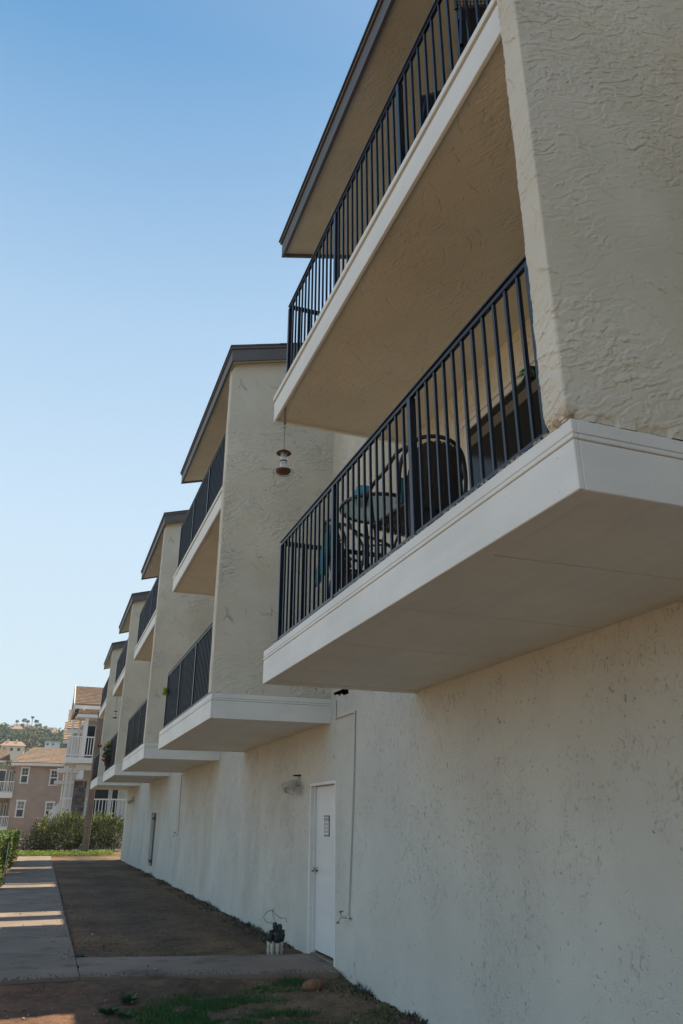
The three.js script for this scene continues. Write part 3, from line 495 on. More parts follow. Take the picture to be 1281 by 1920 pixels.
const wickMat = std({ map: rep(wickMap, 0.25, 0.25), bumpMap: rep(wickBump, 0.25, 0.25), bumpScale: 0.005, roughness: 0.7, alphaMap: rep(wickHole, 0.25, 0.25), alphaTest: 0.5, side: THREE.DoubleSide });
function wickerChair(x, y, z, turn, label) { // faces its own -z
  const g = group('wicker_chair'); g.position.set(x, y, z); g.rotation.y = turn; tag(g, label, 'chair', 'wicker chairs round the glass table');
  const sheet = (fn, nu, nv, nm, th) => { const b = new B(), P = (i, j, o) => fn(i / nu, j / nv, o); for (const o of [0, th]) for (let i = 0; i < nu; i++) for (let j = 0; j < nv; j++) b.quad(P(i, j, o), P(i + 1, j, o), P(i + 1, j + 1, o), P(i, j + 1, o)); b.build(nm, wickMat, g); };
  sheet((u, v, o) => { const a = (u - 0.5) * 2.2, hw = 0.265 - 0.05 * v, rim = v * (0.46 - 0.10 * Math.pow(Math.abs(u - 0.5) * 2, 3)); return [Math.sin(a) / Math.sin(1.1) * hw * (1 - 0.12 * Math.abs(u - 0.5)), 0.40 + rim, 0.24 + 0.1 * v - 0.17 * (1 - Math.cos(a)) + o]; }, 18, 10, 'backrest', 0.018);
  sheet((u, v, o) => [(u - 0.5) * 0.5, 0.41 - 0.015 * Math.sin(Math.PI * u) + o, 0.25 - v * 0.48], 8, 8, 'seat', -0.03);
  for (const s of [-1, 1]) { const b = new B(); b.tube([[0.2 * s, 0.83, 0.26], [0.27 * s, 0.80, 0.2], [0.305 * s, 0.70, 0.06], [0.31 * s, 0.65, -0.12], [0.30 * s, 0.55, -0.24], [0.28 * s, 0.3, -0.25], [0.27 * s, 0.0, -0.27]], 0.0135, 8, 40); b.build('arm', tubeMat, g); }
  for (const s of [-1, 1]) { const b = new B(); b.tube([[0.23 * s, 0.45, 0.24], [0.24 * s, 0.2, 0.27], [0.26 * s, 0, 0.33]], 0.0135, 8); b.build('leg', tubeMat, g); }
  const rm = new B(); rm.tube([[-0.27, 0.42, 0.16], [-0.26, 0.74, 0.22], [-0.17, 0.875, 0.29], [0, 0.905, 0.335], [0.17, 0.875, 0.29], [0.26, 0.74, 0.22], [0.27, 0.42, 0.16]], 0.015, 8, 40); rm.build('back_frame', tubeMat, g);
  const sr = new B(); sr.tube([[-0.25, 0.4, -0.24], [0.25, 0.4, -0.24]], 0.0125, 8); sr.tube([[-0.25, 0.4, 0.25], [-0.25, 0.4, -0.24]], 0.0125, 8); sr.tube([[0.25, 0.4, 0.25], [0.25, 0.4, -0.24]], 0.0125, 8); sr.build('seat_frame', tubeMat, g);
  return g;
}
function cushion(x, y, z, turn, tilt, w, h, t, label) {
  const g = new THREE.BoxGeometry(w, h, t, 12, 12, 4), P = g.attributes.position; for (let i = 0; i < P.count; i++) { const a = 1 - Math.pow(Math.abs(P.getX(i)) / (w / 2), 4), b = 1 - Math.pow(Math.abs(P.getY(i)) / (h / 2), 4); P.setZ(i, P.getZ(i) * (0.35 + 0.65 * a * b)); }
  g.computeVertexNormals(); const m = mesh('seat_cushion', g, tealMat); m.position.set(x, y, z); m.rotation.set(tilt, turn, 0, 'YXZ'); tag(m, label, 'cushion', 'teal chair cushions'); return m;
}
const FL = YB[0] + 0.318;
wickerChair(2.2, FL, -4.42, 0.12, 'brown wicker chair with its round back turned to the balcony railing');
cushion(2.29, FL + 0.62, -4.57, 0.12, -0.22, 0.34, 0.36, 0.09, 'teal cushion against the back of the wicker chair by the railing');
wickerChair(2.34, FL, -5.85, -1.75, 'wicker chair with a tall teal cushion beyond the glass table');
cushion(1.995, FL + 0.6, -5.84, -1.75, -0.2, 0.4, 0.5, 0.09, 'tall teal cushion hung over the back of the wicker chair beyond the glass table');
{ const g = group('patio_table'); g.position.set(2.13, FL, -4.98); tag(g, 'round glass patio table with a dark metal rim on the balcony', 'table');
  const gl = new B(); gl.lathe([[0, 0.700], [0.285, 0.700], [0.287, 0.706], [0, 0.706]], 0, 0, 0, 48); gl.build('glass_top', phy({ color: lin(0.75, 0.85, 0.82), transmission: 0.85, thickness: 0, roughness: 0.35 }), g);
  const r = new B(); r.lathe([[0.284, 0.69], [0.302, 0.69], [0.306, 0.70], [0.302, 0.714], [0.288, 0.714], [0.288, 0.707]], 0, 0, 0, 56); r.build('rim', tubeMat, g);
  for (let i = 0; i < 4; i++) { const a = i * Math.PI / 2 + 0.6, c = Math.cos(a), s = Math.sin(a), b = new B(); b.tube([[0.26 * c, 0.69, 0.26 * s], [0.23 * c, 0.6, 0.23 * s], [0.12 * c, 0.38, 0.12 * s], [0.17 * c, 0.15, 0.17 * s], [0.27 * c, 0, 0.27 * s]], 0.011, 8); b.build('leg', tubeMat, g); }
  const q = new B(); q.geo(new THREE.TorusGeometry(0.125, 0.008, 6, 30), M4().makeTranslation(0, 0.36, 0).multiply(M4().makeRotationX(Math.PI / 2))); q.build('leg_ring', tubeMat, g); }
{ const g = group('glass_vase'); g.position.set(2.0, FL + 0.707, -4.97); tag(g, 'blue glass vase standing on the round patio table', 'vase');
  const b = new B(); b.lathe([[0, 0.004], [0.05, 0.004], [0.072, 0.03], [0.078, 0.08], [0.066, 0.125], [0.05, 0.14], [0.056, 0.15], [0.052, 0.15], [0.046, 0.14], [0.06, 0.12], [0.072, 0.08], [0.066, 0.035], [0, 0.01]], 0, 0, 0, 32); b.build('bowl', phy({ color: lin(0.12, 0.55, 0.68), transmission: 0.7, thickness: 0, roughness: 0.25 }), g);
  const c = new B(); for (let i = 0; i < 40; i++) { const a = R(0, 6.28), r = R(0, 0.05); c.geo(new THREE.IcosahedronGeometry(R(0.006, 0.013), 1), M4().makeTranslation(r * Math.cos(a), R(0.015, 0.07), r * Math.sin(a))); } const m = c.build('glass_beads', phy({ color: lin(0.1, 0.42, 0.5), roughness: 0.15 }), g); m.userData.kind = 'stuff'; }
{ // mesh chairs on the top balcony
  const net = dataTex(128, 128, (i, j) => { const a = ((i % 32) - 16) / 16, b = ((j % 32) - 16) / 16, v = Math.hypot(a, b * 0.8) < 0.66 ? 0 : 1; return [v, v, v]; });
  const netMat = std({ color: lin(0.02, 0.022, 0.03), roughness: 0.6, alphaMap: rep(net, 0.09, 0.09), alphaTest: 0.5, side: THREE.DoubleSide });
  const ch = (x, z, turn, label) => { const g = group('mesh_chair'); g.position.set(x, YU[0] + 0.316, z); g.rotation.y = turn; tag(g, label, 'chair', 'mesh chairs on the top balcony');
    const bk = new B(), st = new B(), P = (u, v) => { const w = 0.25 * Math.sqrt(1 - Math.pow(v, 4) * 0.75); return [(u - 0.5) * 2 * w, 0.42 + 0.5 * v, 0.2 + 0.14 * v - 0.04 * Math.cos((u - 0.5) * 2.6)]; };
    for (let i = 0; i < 10; i++) for (let j = 0; j < 8; j++) { const q = [P(i / 10, j / 8), P((i + 1) / 10, j / 8), P((i + 1) / 10, (j + 1) / 8), P(i / 10, (j + 1) / 8)], uv = q.map((v) => [v[0], v[1]]); bk.tri(q[0], q[1], q[2], uv[0], uv[1], uv[2]); bk.tri(q[0], q[2], q[3], uv[0], uv[2], uv[3]); }
    bk.build('backrest', netMat, g); st.cbox(-0.24, 0.24, 0.40, 0.425, -0.25, 0.2, 0.008); st.build('seat', tubeMat, g);
    const fr = new B(), pts = []; for (let i = 0; i <= 12; i++) pts.push(P(i < 4 ? 0 : i > 8 ? 1 : (i - 4) / 4, i < 4 ? i / 4 : i > 8 ? (12 - i) / 4 : 1)); fr.tube(pts, 0.013, 7, 48); fr.build('back_frame', railMat, g);
    for (const [a, b] of [[-1, -1], [1, -1], [-1, 1], [1, 1]]) { const l = new B(); l.tube([[a * 0.22, 0.41, b * 0.2], [a * 0.24, 0, b * 0.25]], 0.012, 7); l.build('leg', railMat, g); } };
  ch(2.12, -2.86, -0.5, 'dark mesh patio chair near the corner of the top balcony'); ch(2.2, -3.5, 0.9, 'dark mesh patio chair set sideways on the top balcony'); }

// ------------------------------------------------------------ leaves
const leafMat = (o = {}) => phy({ vertexColors: true, roughness: 0.75, transmission: 0.35, thickness: 0, side: THREE.DoubleSide, ...o });
class Leaves { // small folded leaves, each its own two faces
  constructor() { this.p = []; this.c = []; this.n = []; }
  leaf(x, y, z, dx, dy, dz, len, wid, col, roll = 0) {
    const d = new THREE.Vector3(dx, dy, dz).normalize(), s = new THREE.Vector3(0, 1, 0); if (Math.abs(d.y) > 0.9) s.set(1, 0, 0);
    const a = new THREE.Vector3().crossVectors(d, s).normalize().applyAxisAngle(d, roll), b = new THREE.Vector3().crossVectors(a, d);
    const o = new THREE.Vector3(x, y, z), t = o.clone().addScaledVector(d, len), m = o.clone().addScaledVector(d, len * 0.5), l = m.clone().addScaledVector(a, wid).addScaledVector(b, wid * 0.4), r = m.clone().addScaledVector(a, -wid).addScaledVector(b, wid * 0.4);
    for (const q of [[o, l, t], [o, t, r]]) { const e = q[1].clone().sub(q[0]).cross(q[2].clone().sub(q[0])).normalize(); for (const v of q) { this.p.push(v.x, v.y, v.z); this.n.push(e.x, e.y, e.z); this.c.push(...col); } }
  }
  make() { const g = new THREE.BufferGeometry(); g.setAttribute('position', new THREE.Float32BufferAttribute(this.p, 3)); g.setAttribute('normal', new THREE.Float32BufferAttribute(this.n, 3)); g.setAttribute('color', new THREE.Float32BufferAttribute(this.c, 3)); return g; }
}
function tone(base, v) { const k = 1 + (rnd() - 0.5) * v, h = (rnd() - 0.5) * 0.25; return [base[0] * k * (1 + h), base[1] * k, base[2] * k * (1 - h)]; }
{ // strap-leaved plant hung by the sliding door
  const g = group('hanging_plant'); g.position.set(3.1, 4.86, -4.2); tag(g, 'small green strap-leaved plant hanging before the sliding glass door', 'plant');
  const L = new Leaves(); for (let i = 0; i < 18; i++) { const a = R(0, 6.28), u = R(-1.5, 0.4); L.leaf(R(-0.03, 0.03), R(-0.02, 0.06), R(-0.03, 0.03), Math.cos(a), u, Math.sin(a), R(0.08, 0.2), 0.009, tone([0.03, 0.16, 0.02], 0.6), R(0, 3)); } mesh('foliage', L.make(), leafMat(), g);
  const p = new B(); p.lathe([[0, -0.06], [0.03, -0.06], [0.045, 0.02], [0.048, 0.025], [0.042, 0.025], [0, 0.01]], 0, 0, 0, 18); p.build('pot', tubeMat, g);
  const w = new B(); w.tube([[0, 0.02, 0], [0, 0.9 - 0.0, 0]], 0.003, 4); w.build('wire', wireMat, g); }
{ // potted flowers tied to a far railing
  const g = group('potted_flowers'), x = 1.79, y = YB[3] + 0.33, z = -27.5; g.position.set(x, y, z); tag(g, 'potted flowers with magenta and yellow blooms hung on a far railing', 'potted plant');
  const p = new B(); p.lathe([[0, 0.1], [0.09, 0.1], [0.13, 0.32], [0.14, 0.33], [0.12, 0.33], [0, 0.3]], 0, 0, 0, 18); p.build('pot', tubeMat, g);
  const L = new Leaves(); for (let i = 0; i < 160; i++) { const a = R(0, 6.28), u = R(-0.4, 1), r = R(0, 0.16); L.leaf(r * Math.cos(a), R(0.28, 0.75), r * Math.sin(a), Math.cos(a), u, Math.sin(a), 0.09, 0.03, tone([0.03, 0.1, 0.02], 0.7), R(0, 3)); } mesh('foliage', L.make(), leafMat(), g);
  for (const [ox, oy, oz, col] of [[-0.32, 0.72, 0.1, [0.32, 0.01, 0.11]], [-0.1, 0.78, 0.05, [0.5, 0.42, 0.05]], [-0.02, 0.86, -0.04, [0.45, 0.42, 0.08]], [-0.14, 0.4, 0.1, [0.3, 0.015, 0.03]], [-0.12, 0.28, 0.12, [0.3, 0.02, 0.03]]]) { const F = new Leaves(); for (let i = 0; i < 16; i++) { const a = i * 2.4; F.leaf(ox, oy, oz, Math.cos(a), 0.5 * Math.sin(i * 1.7), Math.sin(a), 0.1, 0.04, tone(col, 0.4), a); } mesh('bloom', F.make(), leafMat(), g); const s = new B(); s.tube([[0, 0.33, 0], [ox * 0.5, oy * 0.75 + 0.05, oz * 0.5], [ox, oy, oz]], 0.006, 5); s.build('stem', std({ color: lin(0.05, 0.11, 0.03), roughness: 0.8 }), g); } }
{ // leaf poking through the second bay's lower railing
  const g = group('trailing_shoot'); g.position.set(1.835, 3.8, -14.25); tag(g, 'single yellow-green leafy shoot poking out through a balcony railing', 'plant');
  const L = new Leaves(); for (let i = 0; i < 9; i++) { const a = i * 0.75; L.leaf(0.0, 0, 0, -0.5 + 0.3 * Math.cos(a), 0.5 * Math.sin(a), Math.cos(a) * 0.8, 0.11, 0.04, tone([0.28, 0.4, 0.02], 0.3), a); } mesh('foliage', L.make(), leafMat(), g);
  const s = new B(); s.tube([[0, 0, 0], [0.1, -0.1, 0.02], [0.2, -0.5, 0.02]], 0.006, 5); s.build('stem', std({ color: lin(0.08, 0.13, 0.03), roughness: 0.8 }), g); }
{ // cut-metal flower ornament inside the second bay's top railing
  const g = group('metal_flower'); g.position.set(1.87, 6.75, -13.6); tag(g, 'dark cut-metal flower ornament fixed inside a top balcony railing', 'ornament');
  const m = std({ color: lin(0.09, 0.05, 0.03), roughness: 0.5, metalness: 0.6, side: THREE.DoubleSide });
  for (const [oy, oz, s] of [[0, 0, 0.24], [-0.26, 0.2, 0.16], [-0.22, -0.16, 0.14]]) { const b = new B(); for (let i = 0; i < 10; i++) { const a = i * 0.628; b.cbox(-0.004, 0.004, 0.03, s, -0.028, 0.028, 0.003, M4().makeTranslation(0.03, oy, oz).multiply(M4().makeRotationX(a))); } b.geo(new THREE.SphereGeometry(0.04, 10, 8), M4().makeTranslation(0.03, oy, oz)); b.build('petals', m, g); }
  const s = new B(); s.tube([[0.03, 0, 0], [0.03, -0.3, 0.05], [0.03, -0.62, 0.0]], 0.008, 6); s.build('stem', m, g); }
// ------------------------------------------------------------ on the ground by the wall
{ // irrigation valves: white risers, dark bonnets, loose wires
  const g = group('irrigation_valves'); g.position.set(3.1, 0.0, -10.98); tag(g, 'cluster of dark irrigation valves on white plastic risers beside the door slab', 'irrigation valve');
  const pvc = std({ color: lin(0.5, 0.47, 0.4), roughness: 0.5 }), val = std({ color: lin(0.018, 0.03, 0.03), roughness: 0.45 });
  for (const [x, z, h] of [[-0.085, 0.02, 0.15], [-0.05, 0.07, 0.13], [0.0, -0.04, 0.15], [0.015, 0.085, 0.13], [0.085, 0.03, 0.14]]) {
    const r = new B(); r.lathe([[0.019, -0.02], [0.019, h - 0.05], [0.026, h - 0.05], [0.026, h], [0, h]], x, 0, z, 14); r.lathe([[0.019, 0.03], [0.025, 0.032], [0.025, 0.07], [0.019, 0.072]], x, 0, z, 14); const p = r.build('riser', pvc, g);
  }
  for (const [x, z, y] of [[-0.07, 0.04, 0.15], [0.01, 0.06, 0.14], [0.08, 0.02, 0.14]]) {
    const v = new B(); v.lathe([[0, 0], [0.032, 0], [0.046, 0.025], [0.048, 0.06], [0.04, 0.066], [0.05, 0.07], [0.05, 0.085], [0.03, 0.1], [0.02, 0.13], [0, 0.132]], x, y, z, 16); v.lathe([[0, 0], [0.016, 0], [0.018, 0.06], [0, 0.064]], x + 0.035, y + 0.075, z - 0.02, 10); for (let i = 0; i < 6; i++) v.cbox(-0.006, 0.006, 0, 0.02, 0.042, 0.054, 0.001, place(x, y + 0.062, z, i * 1.047)); v.build('valve', val, g);
  }
  const s = new B(); s.lathe([[0, 0], [0.022, 0], [0.024, 0.05], [0.03, 0.055], [0.03, 0.11], [0.02, 0.12], [0, 0.122]], -0.01, 0.25, 0.02, 14); s.lathe([[0, 0], [0.034, 0.004], [0.04, 0.03], [0.038, 0.09], [0.02, 0.11], [0, 0.112]], 0.06, 0.235, 0.0, 14); s.build('solenoid', val, g);
  const w = new B(); w.tube([[-0.02, 0.36, 0.02], [-0.13, 0.38, 0.03], [-0.17, 0.44, 0.03], [-0.12, 0.5, 0.03], [-0.05, 0.51, 0.02], [0.0, 0.46, 0.02], [0.06, 0.42, 0.02], [0.14, 0.41, 0.02], [0.15, 0.36, 0.02]], 0.0035, 5, 50); w.tube([[0.0, 0.36, 0.03], [-0.04, 0.44, 0.04], [-0.05, 0.52, 0.03], [-0.02, 0.53, 0.03]], 0.003, 5, 24); w.build('wire', std({ color: lin(0.08, 0.06, 0.04), roughness: 0.7 }), g);
}
{ // rock by the door slab
  const g = new THREE.IcosahedronGeometry(0.108, 4), P = g.attributes.position; for (let i = 0; i < P.count; i++) { const x = P.getX(i), y = P.getY(i), z = P.getZ(i), n = 1 + 0.22 * fbm(x * 9 + 3, y * 9 + z * 7, 4) + 0.05 * vnoise(x * 40, z * 40 + y * 31); P.setXYZ(i, x * n * 1.05, y * n * 0.62, z * n * 0.8); }
  const h = mergeVertices(new THREE.BufferGeometry().setAttribute('position', P.clone())); h.computeVertexNormals(); const uv = new Float32Array(h.attributes.position.count * 2); for (let i = 0; i < uv.length / 2; i++) { uv[2 * i] = h.attributes.position.getX(i); uv[2 * i + 1] = h.attributes.position.getZ(i) + h.attributes.position.getY(i); } h.setAttribute('uv', new THREE.BufferAttribute(uv, 2));
  const m = mesh('rock', h, std({ map: rep(dirtMap, 0.6, 0.6), color: lin(1.5, 1.25, 1.15), roughness: 0.95 })); m.position.set(3.0, -0.03, -9.02); tag(m, 'rounded brown rock lying in front of the door slab', 'rock');
}
const grassMat = leafMat({ roughness: 0.8 });
function blades(list, nm, label) { // list of [x, d, radius, count, height, colour]
  const L = new Leaves();
  for (const [cx, cd, r, n, h, col, rz = r] of list) for (let i = 0; i < n; i++) {
    const a = R(0, 6.283), q = (rnd() + rnd() + rnd()) * 0.62, x = cx + r * q * Math.cos(a), d = cd + rz * q * Math.sin(a); if (x > XW - 0.01 || fbm(x * 4, d * 4, 3) < -0.25 + rnd() * 0.3) continue; if (d > 9.3 + (3.4 - x) * 0.2 && d < 11.2 && x > -0.85 && x < 3.45) continue;
    L.leaf(x, groundH(x, d) - 0.003, -d, R(-0.6, 0.6), 1, R(-0.6, 0.6), h * R(0.4, 1.15), h * 0.07 + 0.0012, tone(col, 0.6), R(0, 3));
  }
  const m = mesh(nm, L.make(), grassMat); tag(m, label, 'grass', null, 'stuff'); return m;
}
const GR = [0.026, 0.115, 0.012], DRY = [0.13, 0.10, 0.045];
blades([[1.8, 8.2, 0.6, 9000, 0.045, GR, 0.6], [1.45, 8.05, 0.3, 1500, 0.04, GR], [1.75, 9.05, 0.3, 500, 0.04, GR, 0.16], [2.75, 9.15, 0.4, 900, 0.04, GR, 0.14], [2.55, 8.2, 0.3, 300, 0.04, GR], [2.9, 7.75, 0.5, 1300, 0.045, GR, 0.35], [2.2, 11.15, 0.7, 500, 0.035, GR, 0.12], [3.0, 9.3, 0.3, 600, 0.05, GR, 0.1], [1.3, 9.35, 0.5, 200, 0.03, GR, 0.1], [1.75, 27, 0.8, 300, 0.05, GR, 1.2]], 'grass', 'patches of low green grass on the dirt in front of the slab');
blades([[2.1, 14.5, 1.4, 5200, 0.03, DRY, 3.4], [2.0, 24, 1.4, 3500, 0.035, DRY, 7], [1.8, 8.4, 1.6, 1500, 0.025, DRY, 0.9], [2.0, 12, 1.3, 1800, 0.03, DRY, 0.8]], 'dead_grass', 'sparse straw-coloured dead grass over the dirt beside the walk');
{ // dark weeds and litter along the foot of the wall
  const L = new Leaves(); for (let i = 0; i < 5200; i++) { const d = 6 + 26 * Math.pow(rnd(), 1.5), x = XW - 0.012 - Math.pow(rnd(), 2.2) * 0.32; if (d > 9.2 && d < 11.25) continue; const k = 0.6 + 0.8 * vnoise(d * 2.2, 5); L.leaf(x, groundH(x, d), -d, R(-0.7, 0.5), R(0.2, 1), R(-0.8, 0.8), R(0.03, 0.10) * k, R(0.003, 0.008), tone(rnd() < 0.4 ? [0.02, 0.045, 0.012] : [0.05, 0.042, 0.03], 0.7), R(0, 3)); }
  tag(mesh('weeds', L.make(), grassMat), 'scrubby dark weeds and litter along the foot of the wall', 'weeds', null, 'stuff');
  const q = new Leaves(); for (let i = 0; i < 260; i++) { const d = 7.6 + 22 * Math.pow(rnd(), 1.8), x = R(-0.2, 3.35); q.leaf(x, groundH(x, d) + (d > 9.4 && (x < 0.62 || d < 11.1) ? 0.04 : 0.006), -d, R(-1, 1), R(0, 0.25), R(-1, 1), R(0.015, 0.05), R(0.006, 0.014), tone(rnd() < 0.15 ? [0.45, 0.42, 0.38] : rnd() < 0.3 ? [0.2, 0.14, 0.03] : [0.06, 0.04, 0.025], 0.6), R(0, 3)); }
  tag(mesh('leaf_litter', q.make(), grassMat), 'scattered dry leaves and bits on the dirt and walk', 'litter', null, 'stuff');
  const st = new B(); for (let i = 0; i < 420; i++) { const d = 7.4 + 12 * Math.pow(rnd(), 1.6), x = R(-0.3, 3.4); if (d > 9.2 && d < 11.3) continue; if (d > 9.2 && x < 0.66) continue; const s = R(0.006, 0.022); st.col = tone([0.16, 0.13, 0.11], 0.8); st.geo(new THREE.IcosahedronGeometry(s, 0), place(x, groundH(x, d) + s * 0.3, -d, R(0, 3), R(0, 3))); }
  tag(st.build('gravel', std({ vertexColors: true, roughness: 0.95 })), 'small stones and clods strewn over the bare dirt', 'gravel', null, 'stuff');
}
{ const so = new B(); for (let i = 0; i < 800; i++) { const e = rnd(); let x, d; if (e < 0.6) { d = 11.2 + 16 * Math.pow(rnd(), 1.5); x = 0.64 - Math.pow(rnd(), 4) * 0.25; } else { x = R(-0.2, 3.3); d = 9.98 - clamp(x - 0.62, 0, 3) * 0.245 + 0.01 + Math.pow(rnd(), 4) * 0.25; } const q = R(0.002, 0.009); so.col = tone([0.11, 0.075, 0.05], 0.7); so.geo(new THREE.IcosahedronGeometry(q, 0), place(x, 0.036 + q * 0.3, -d, R(0, 3), R(0, 3))); }
  tag(so.build('soil_crumbs', std({ vertexColors: true, roughness: 0.95 })), 'crumbs of soil spilt over the edges of the walk', 'soil', null, 'stuff'); }
function weed(x, d, s, label) { const g = group('broadleaf_weed'); g.position.set(x, groundH(x, d), -d); tag(g, label, 'weed', 'broadleaf weeds on the dirt');
  const L = new Leaves(); for (let i = 0; i < 34; i++) { const a = i * 2.4, u = R(0.15, 0.8); L.leaf(R(-0.02, 0.02), 0.005, R(-0.02, 0.02), Math.cos(a), u, Math.sin(a), s * R(0.6, 1.2), s * 0.22, tone([0.025, 0.085, 0.02], 0.5), R(-0.4, 0.4)); } mesh('foliage', L.make(), leafMat(), g); }
weed(1.05, 9.05, 0.13, 'broad-leaved green weed growing close to the slab edge'); weed(0.83, 8.6, 0.12, 'ragged green weed on the bare dirt before the slab'); weed(0.95, 8.42, 0.09, 'small green weed beside the ragged one'); weed(0.68, 11.36, 0.09, 'yellowed tuft at the inner corner of the walk');

// ------------------------------------------------------------ hedge, shrubs, pole, strip of ground cover
function shrub(name, label, cat, lobes, n, size, col, o = {}) { // lobes: [x, y, z, rx, ry, rz]
  const g = group(name); const b = lobes[0]; g.position.set(b[0], 0, b[2]); tag(g, label, cat, o.group);
  const L = new Leaves(), vol = lobes.map((l) => l[3] * l[4] * l[5]), tot = vol.reduce((a, c) => a + c, 0);
  lobes.forEach((l, k) => { const m = Math.round(n * vol[k] / tot); for (let i = 0; i < m; i++) {
    const a = R(0, 6.283), u = R(-1, 1), s = Math.sqrt(1 - u * u), r = Math.pow(rnd(), 0.28) * (1 + 0.22 * vnoise(a * 2.2 + k * 9, u * 3 + k));
    const nx = s * Math.cos(a), ny = u, nz = s * Math.sin(a), x = l[0] + nx * l[3] * r, y = l[1] + ny * l[4] * r, z = l[2] + nz * l[5] * r; if (y < 0.03) continue;
    L.leaf(x - b[0], y, z - b[2], nx + R(-0.8, 0.8), ny + R(-0.3, 0.9), nz + R(-0.8, 0.8), size * R(0.6, 1.3), size * 0.28, tone(col, 0.7), R(0, 3)); } });
  if (o.shoots) for (let i = 0; i < o.shoots; i++) { const l = lobes[Math.floor(rnd() * lobes.length)], a = R(0, 6.28), bx = l[0] + Math.cos(a) * l[3] * 0.7 - b[0], bz = l[2] + Math.sin(a) * l[5] * 0.7 - b[2], by = l[1] + l[4] * R(0.5, 0.85), h = R(0.15, 0.45); for (let j = 0; j < 10; j++) L.leaf(bx + R(-0.03, 0.03), by + h * j / 10, bz + R(-0.03, 0.03), R(-1, 1), R(0.3, 1), R(-1, 1), size * 0.9, size * 0.26, tone(o.tip || col, 0.5), R(0, 3)); }
  mesh('foliage', L.make(), leafMat(), g);
  const w = new B(); for (const l of lobes) for (let i = 0; i < 3; i++) w.tube([[l[0] - b[0] + R(-0.1, 0.1), -0.02, l[2] - b[2] + R(-0.1, 0.1)], [l[0] - b[0] + R(-0.2, 0.2), l[1] * 0.6, l[2] - b[2] + R(-0.2, 0.2)], [l[0] - b[0] + R(-0.5, 0.5) * l[3], l[1] + l[4] * 0.5, l[2] - b[2] + R(-0.5, 0.5) * l[5]]], 0.018, 5, 6); w.build('stems', std({ color: lin(0.07, 0.05, 0.035), roughness: 0.9 }), g).userData.kind = 'stuff';
  return g;
}
const OLIVE = [0.095, 0.115, 0.03], TIP = [0.26, 0.28, 0.05];
shrub('leafy_shrub', 'wide olive-green shrub before the stone porch pillar', 'shrub', [[0.9, 0.95, -47.6, 1.05, 0.95, 0.9], [1.55, 1.15, -47.9, 0.8, 0.95, 0.8], [0.3, 0.7, -47.4, 0.7, 0.7, 0.7]], 7600, 0.11, OLIVE, { shoots: 26, tip: TIP, group: 'shrubs before the white railing' });
shrub('leafy_shrub', 'tall olive-green shrub before the white porch railing beside the building corner', 'shrub', [[3.15, 1.05, -47.7, 0.75, 0.95, 0.8], [3.9, 0.95, -47.9, 0.8, 0.9, 0.8], [2.5, 0.95, -48, 0.7, 0.85, 0.7]], 7600, 0.11, OLIVE, { shoots: 26, tip: TIP, group: 'shrubs before the white railing' });
shrub('leafy_shrub', 'low dark shrub with pinkish tips at the corner of the tan house', 'shrub', [[-0.25, 0.55, -47.3, 0.6, 0.62, 0.6], [0.05, 0.9, -48.4, 0.55, 0.8, 0.5]], 3000, 0.10, [0.06, 0.065, 0.03], { shoots: 10, tip: [0.14, 0.08, 0.05], group: 'shrubs before the white railing' });
{ // clipped hedge along the walk
  const g = group('hedge'); g.position.set(-1.7, 0, -33); tag(g, 'clipped green hedge running along the edge of the walk', 'hedge');
  const L = new Leaves(), H = (x, d) => 1.16 + 0.10 * fbm(x * 2, d * 1.3, 3), X0 = -1.15, X1 = 0.78;
  for (let i = 0; i < 26000; i++) { const f = rnd(); let x, y, d; const d0 = -5.6, d1 = 6.5; d = R(d0, d1);
    if (f < 0.36) { x = R(X0, X1); y = H(x, d) - Math.pow(rnd(), 2) * 0.25; } else if (f < 0.78) { x = X1 + 0.1 * vnoise(d * 1.7, 2) - Math.pow(rnd(), 2) * 0.3; y = R(0.05, 1) * H(x, d); } else if (f < 0.9) { d = rnd() < 0.6 ? d0 + Math.pow(rnd(), 2) * 0.3 : d1 - Math.pow(rnd(), 2) * 0.3; x = R(X0, X1); y = R(0.05, 1) * H(x, d); } else { x = R(X0, X1); y = R(0.1, 1.0); }
    if (y < 0.45 && rnd() < 0.5) continue;
    x += 0.04 * vnoise(d * 5, y * 5); L.leaf(x, y, -d, R(-1, 1) + (f < 0.78 && f >= 0.36 ? 0.5 : 0), R(-0.3, 1), R(-1, 1), R(0.05, 0.1), R(0.016, 0.028), tone(rnd() < 0.25 ? [0.3, 0.3, 0.025] : [0.09, 0.16, 0.03], 0.6), R(0, 3)); }
  mesh('foliage', L.make(), leafMat({ transmission: 0.45 }), g);
  const w = new B(); for (let i = 0; i < 24; i++) { const x = R(X0 + 0.2, X1 - 0.25), d = -5.2 + i * 0.48; w.tube([[x, -0.02, -d], [x + R(-0.1, 0.1), 0.4, -d + R(-0.1, 0.1)], [x + R(-0.3, 0.3), 0.95, -d + R(-0.3, 0.3)]], 0.02, 5, 6); } w.build('stems', std({ color: lin(0.06, 0.04, 0.03), roughness: 0.9 }), g).userData.kind = 'stuff'; }
shrub('golden_shrub', 'low shrub with yellow-green leaves at the edge of the walk', 'shrub', [[-1.15, 0.3, -22.6, 0.42, 0.34, 0.7], [-1.4, 0.35, -24, 0.45, 0.38, 0.7]], 2400, 0.075, [0.16, 0.2, 0.02], { shoots: 8 });
{ const g = new B(); g.lathe([[0, 1.0], [0.010, 1.0], [0.012, 0.97], [0.012, 0], [0, 0]], -0.86, 0.0, -27.1, 10); const m = g.build('garden_stake', std({ color: lin(0.45, 0.45, 0.45), roughness: 0.5 })); tag(m, 'thin pale stake standing at the foot of the hedge', 'stake'); }
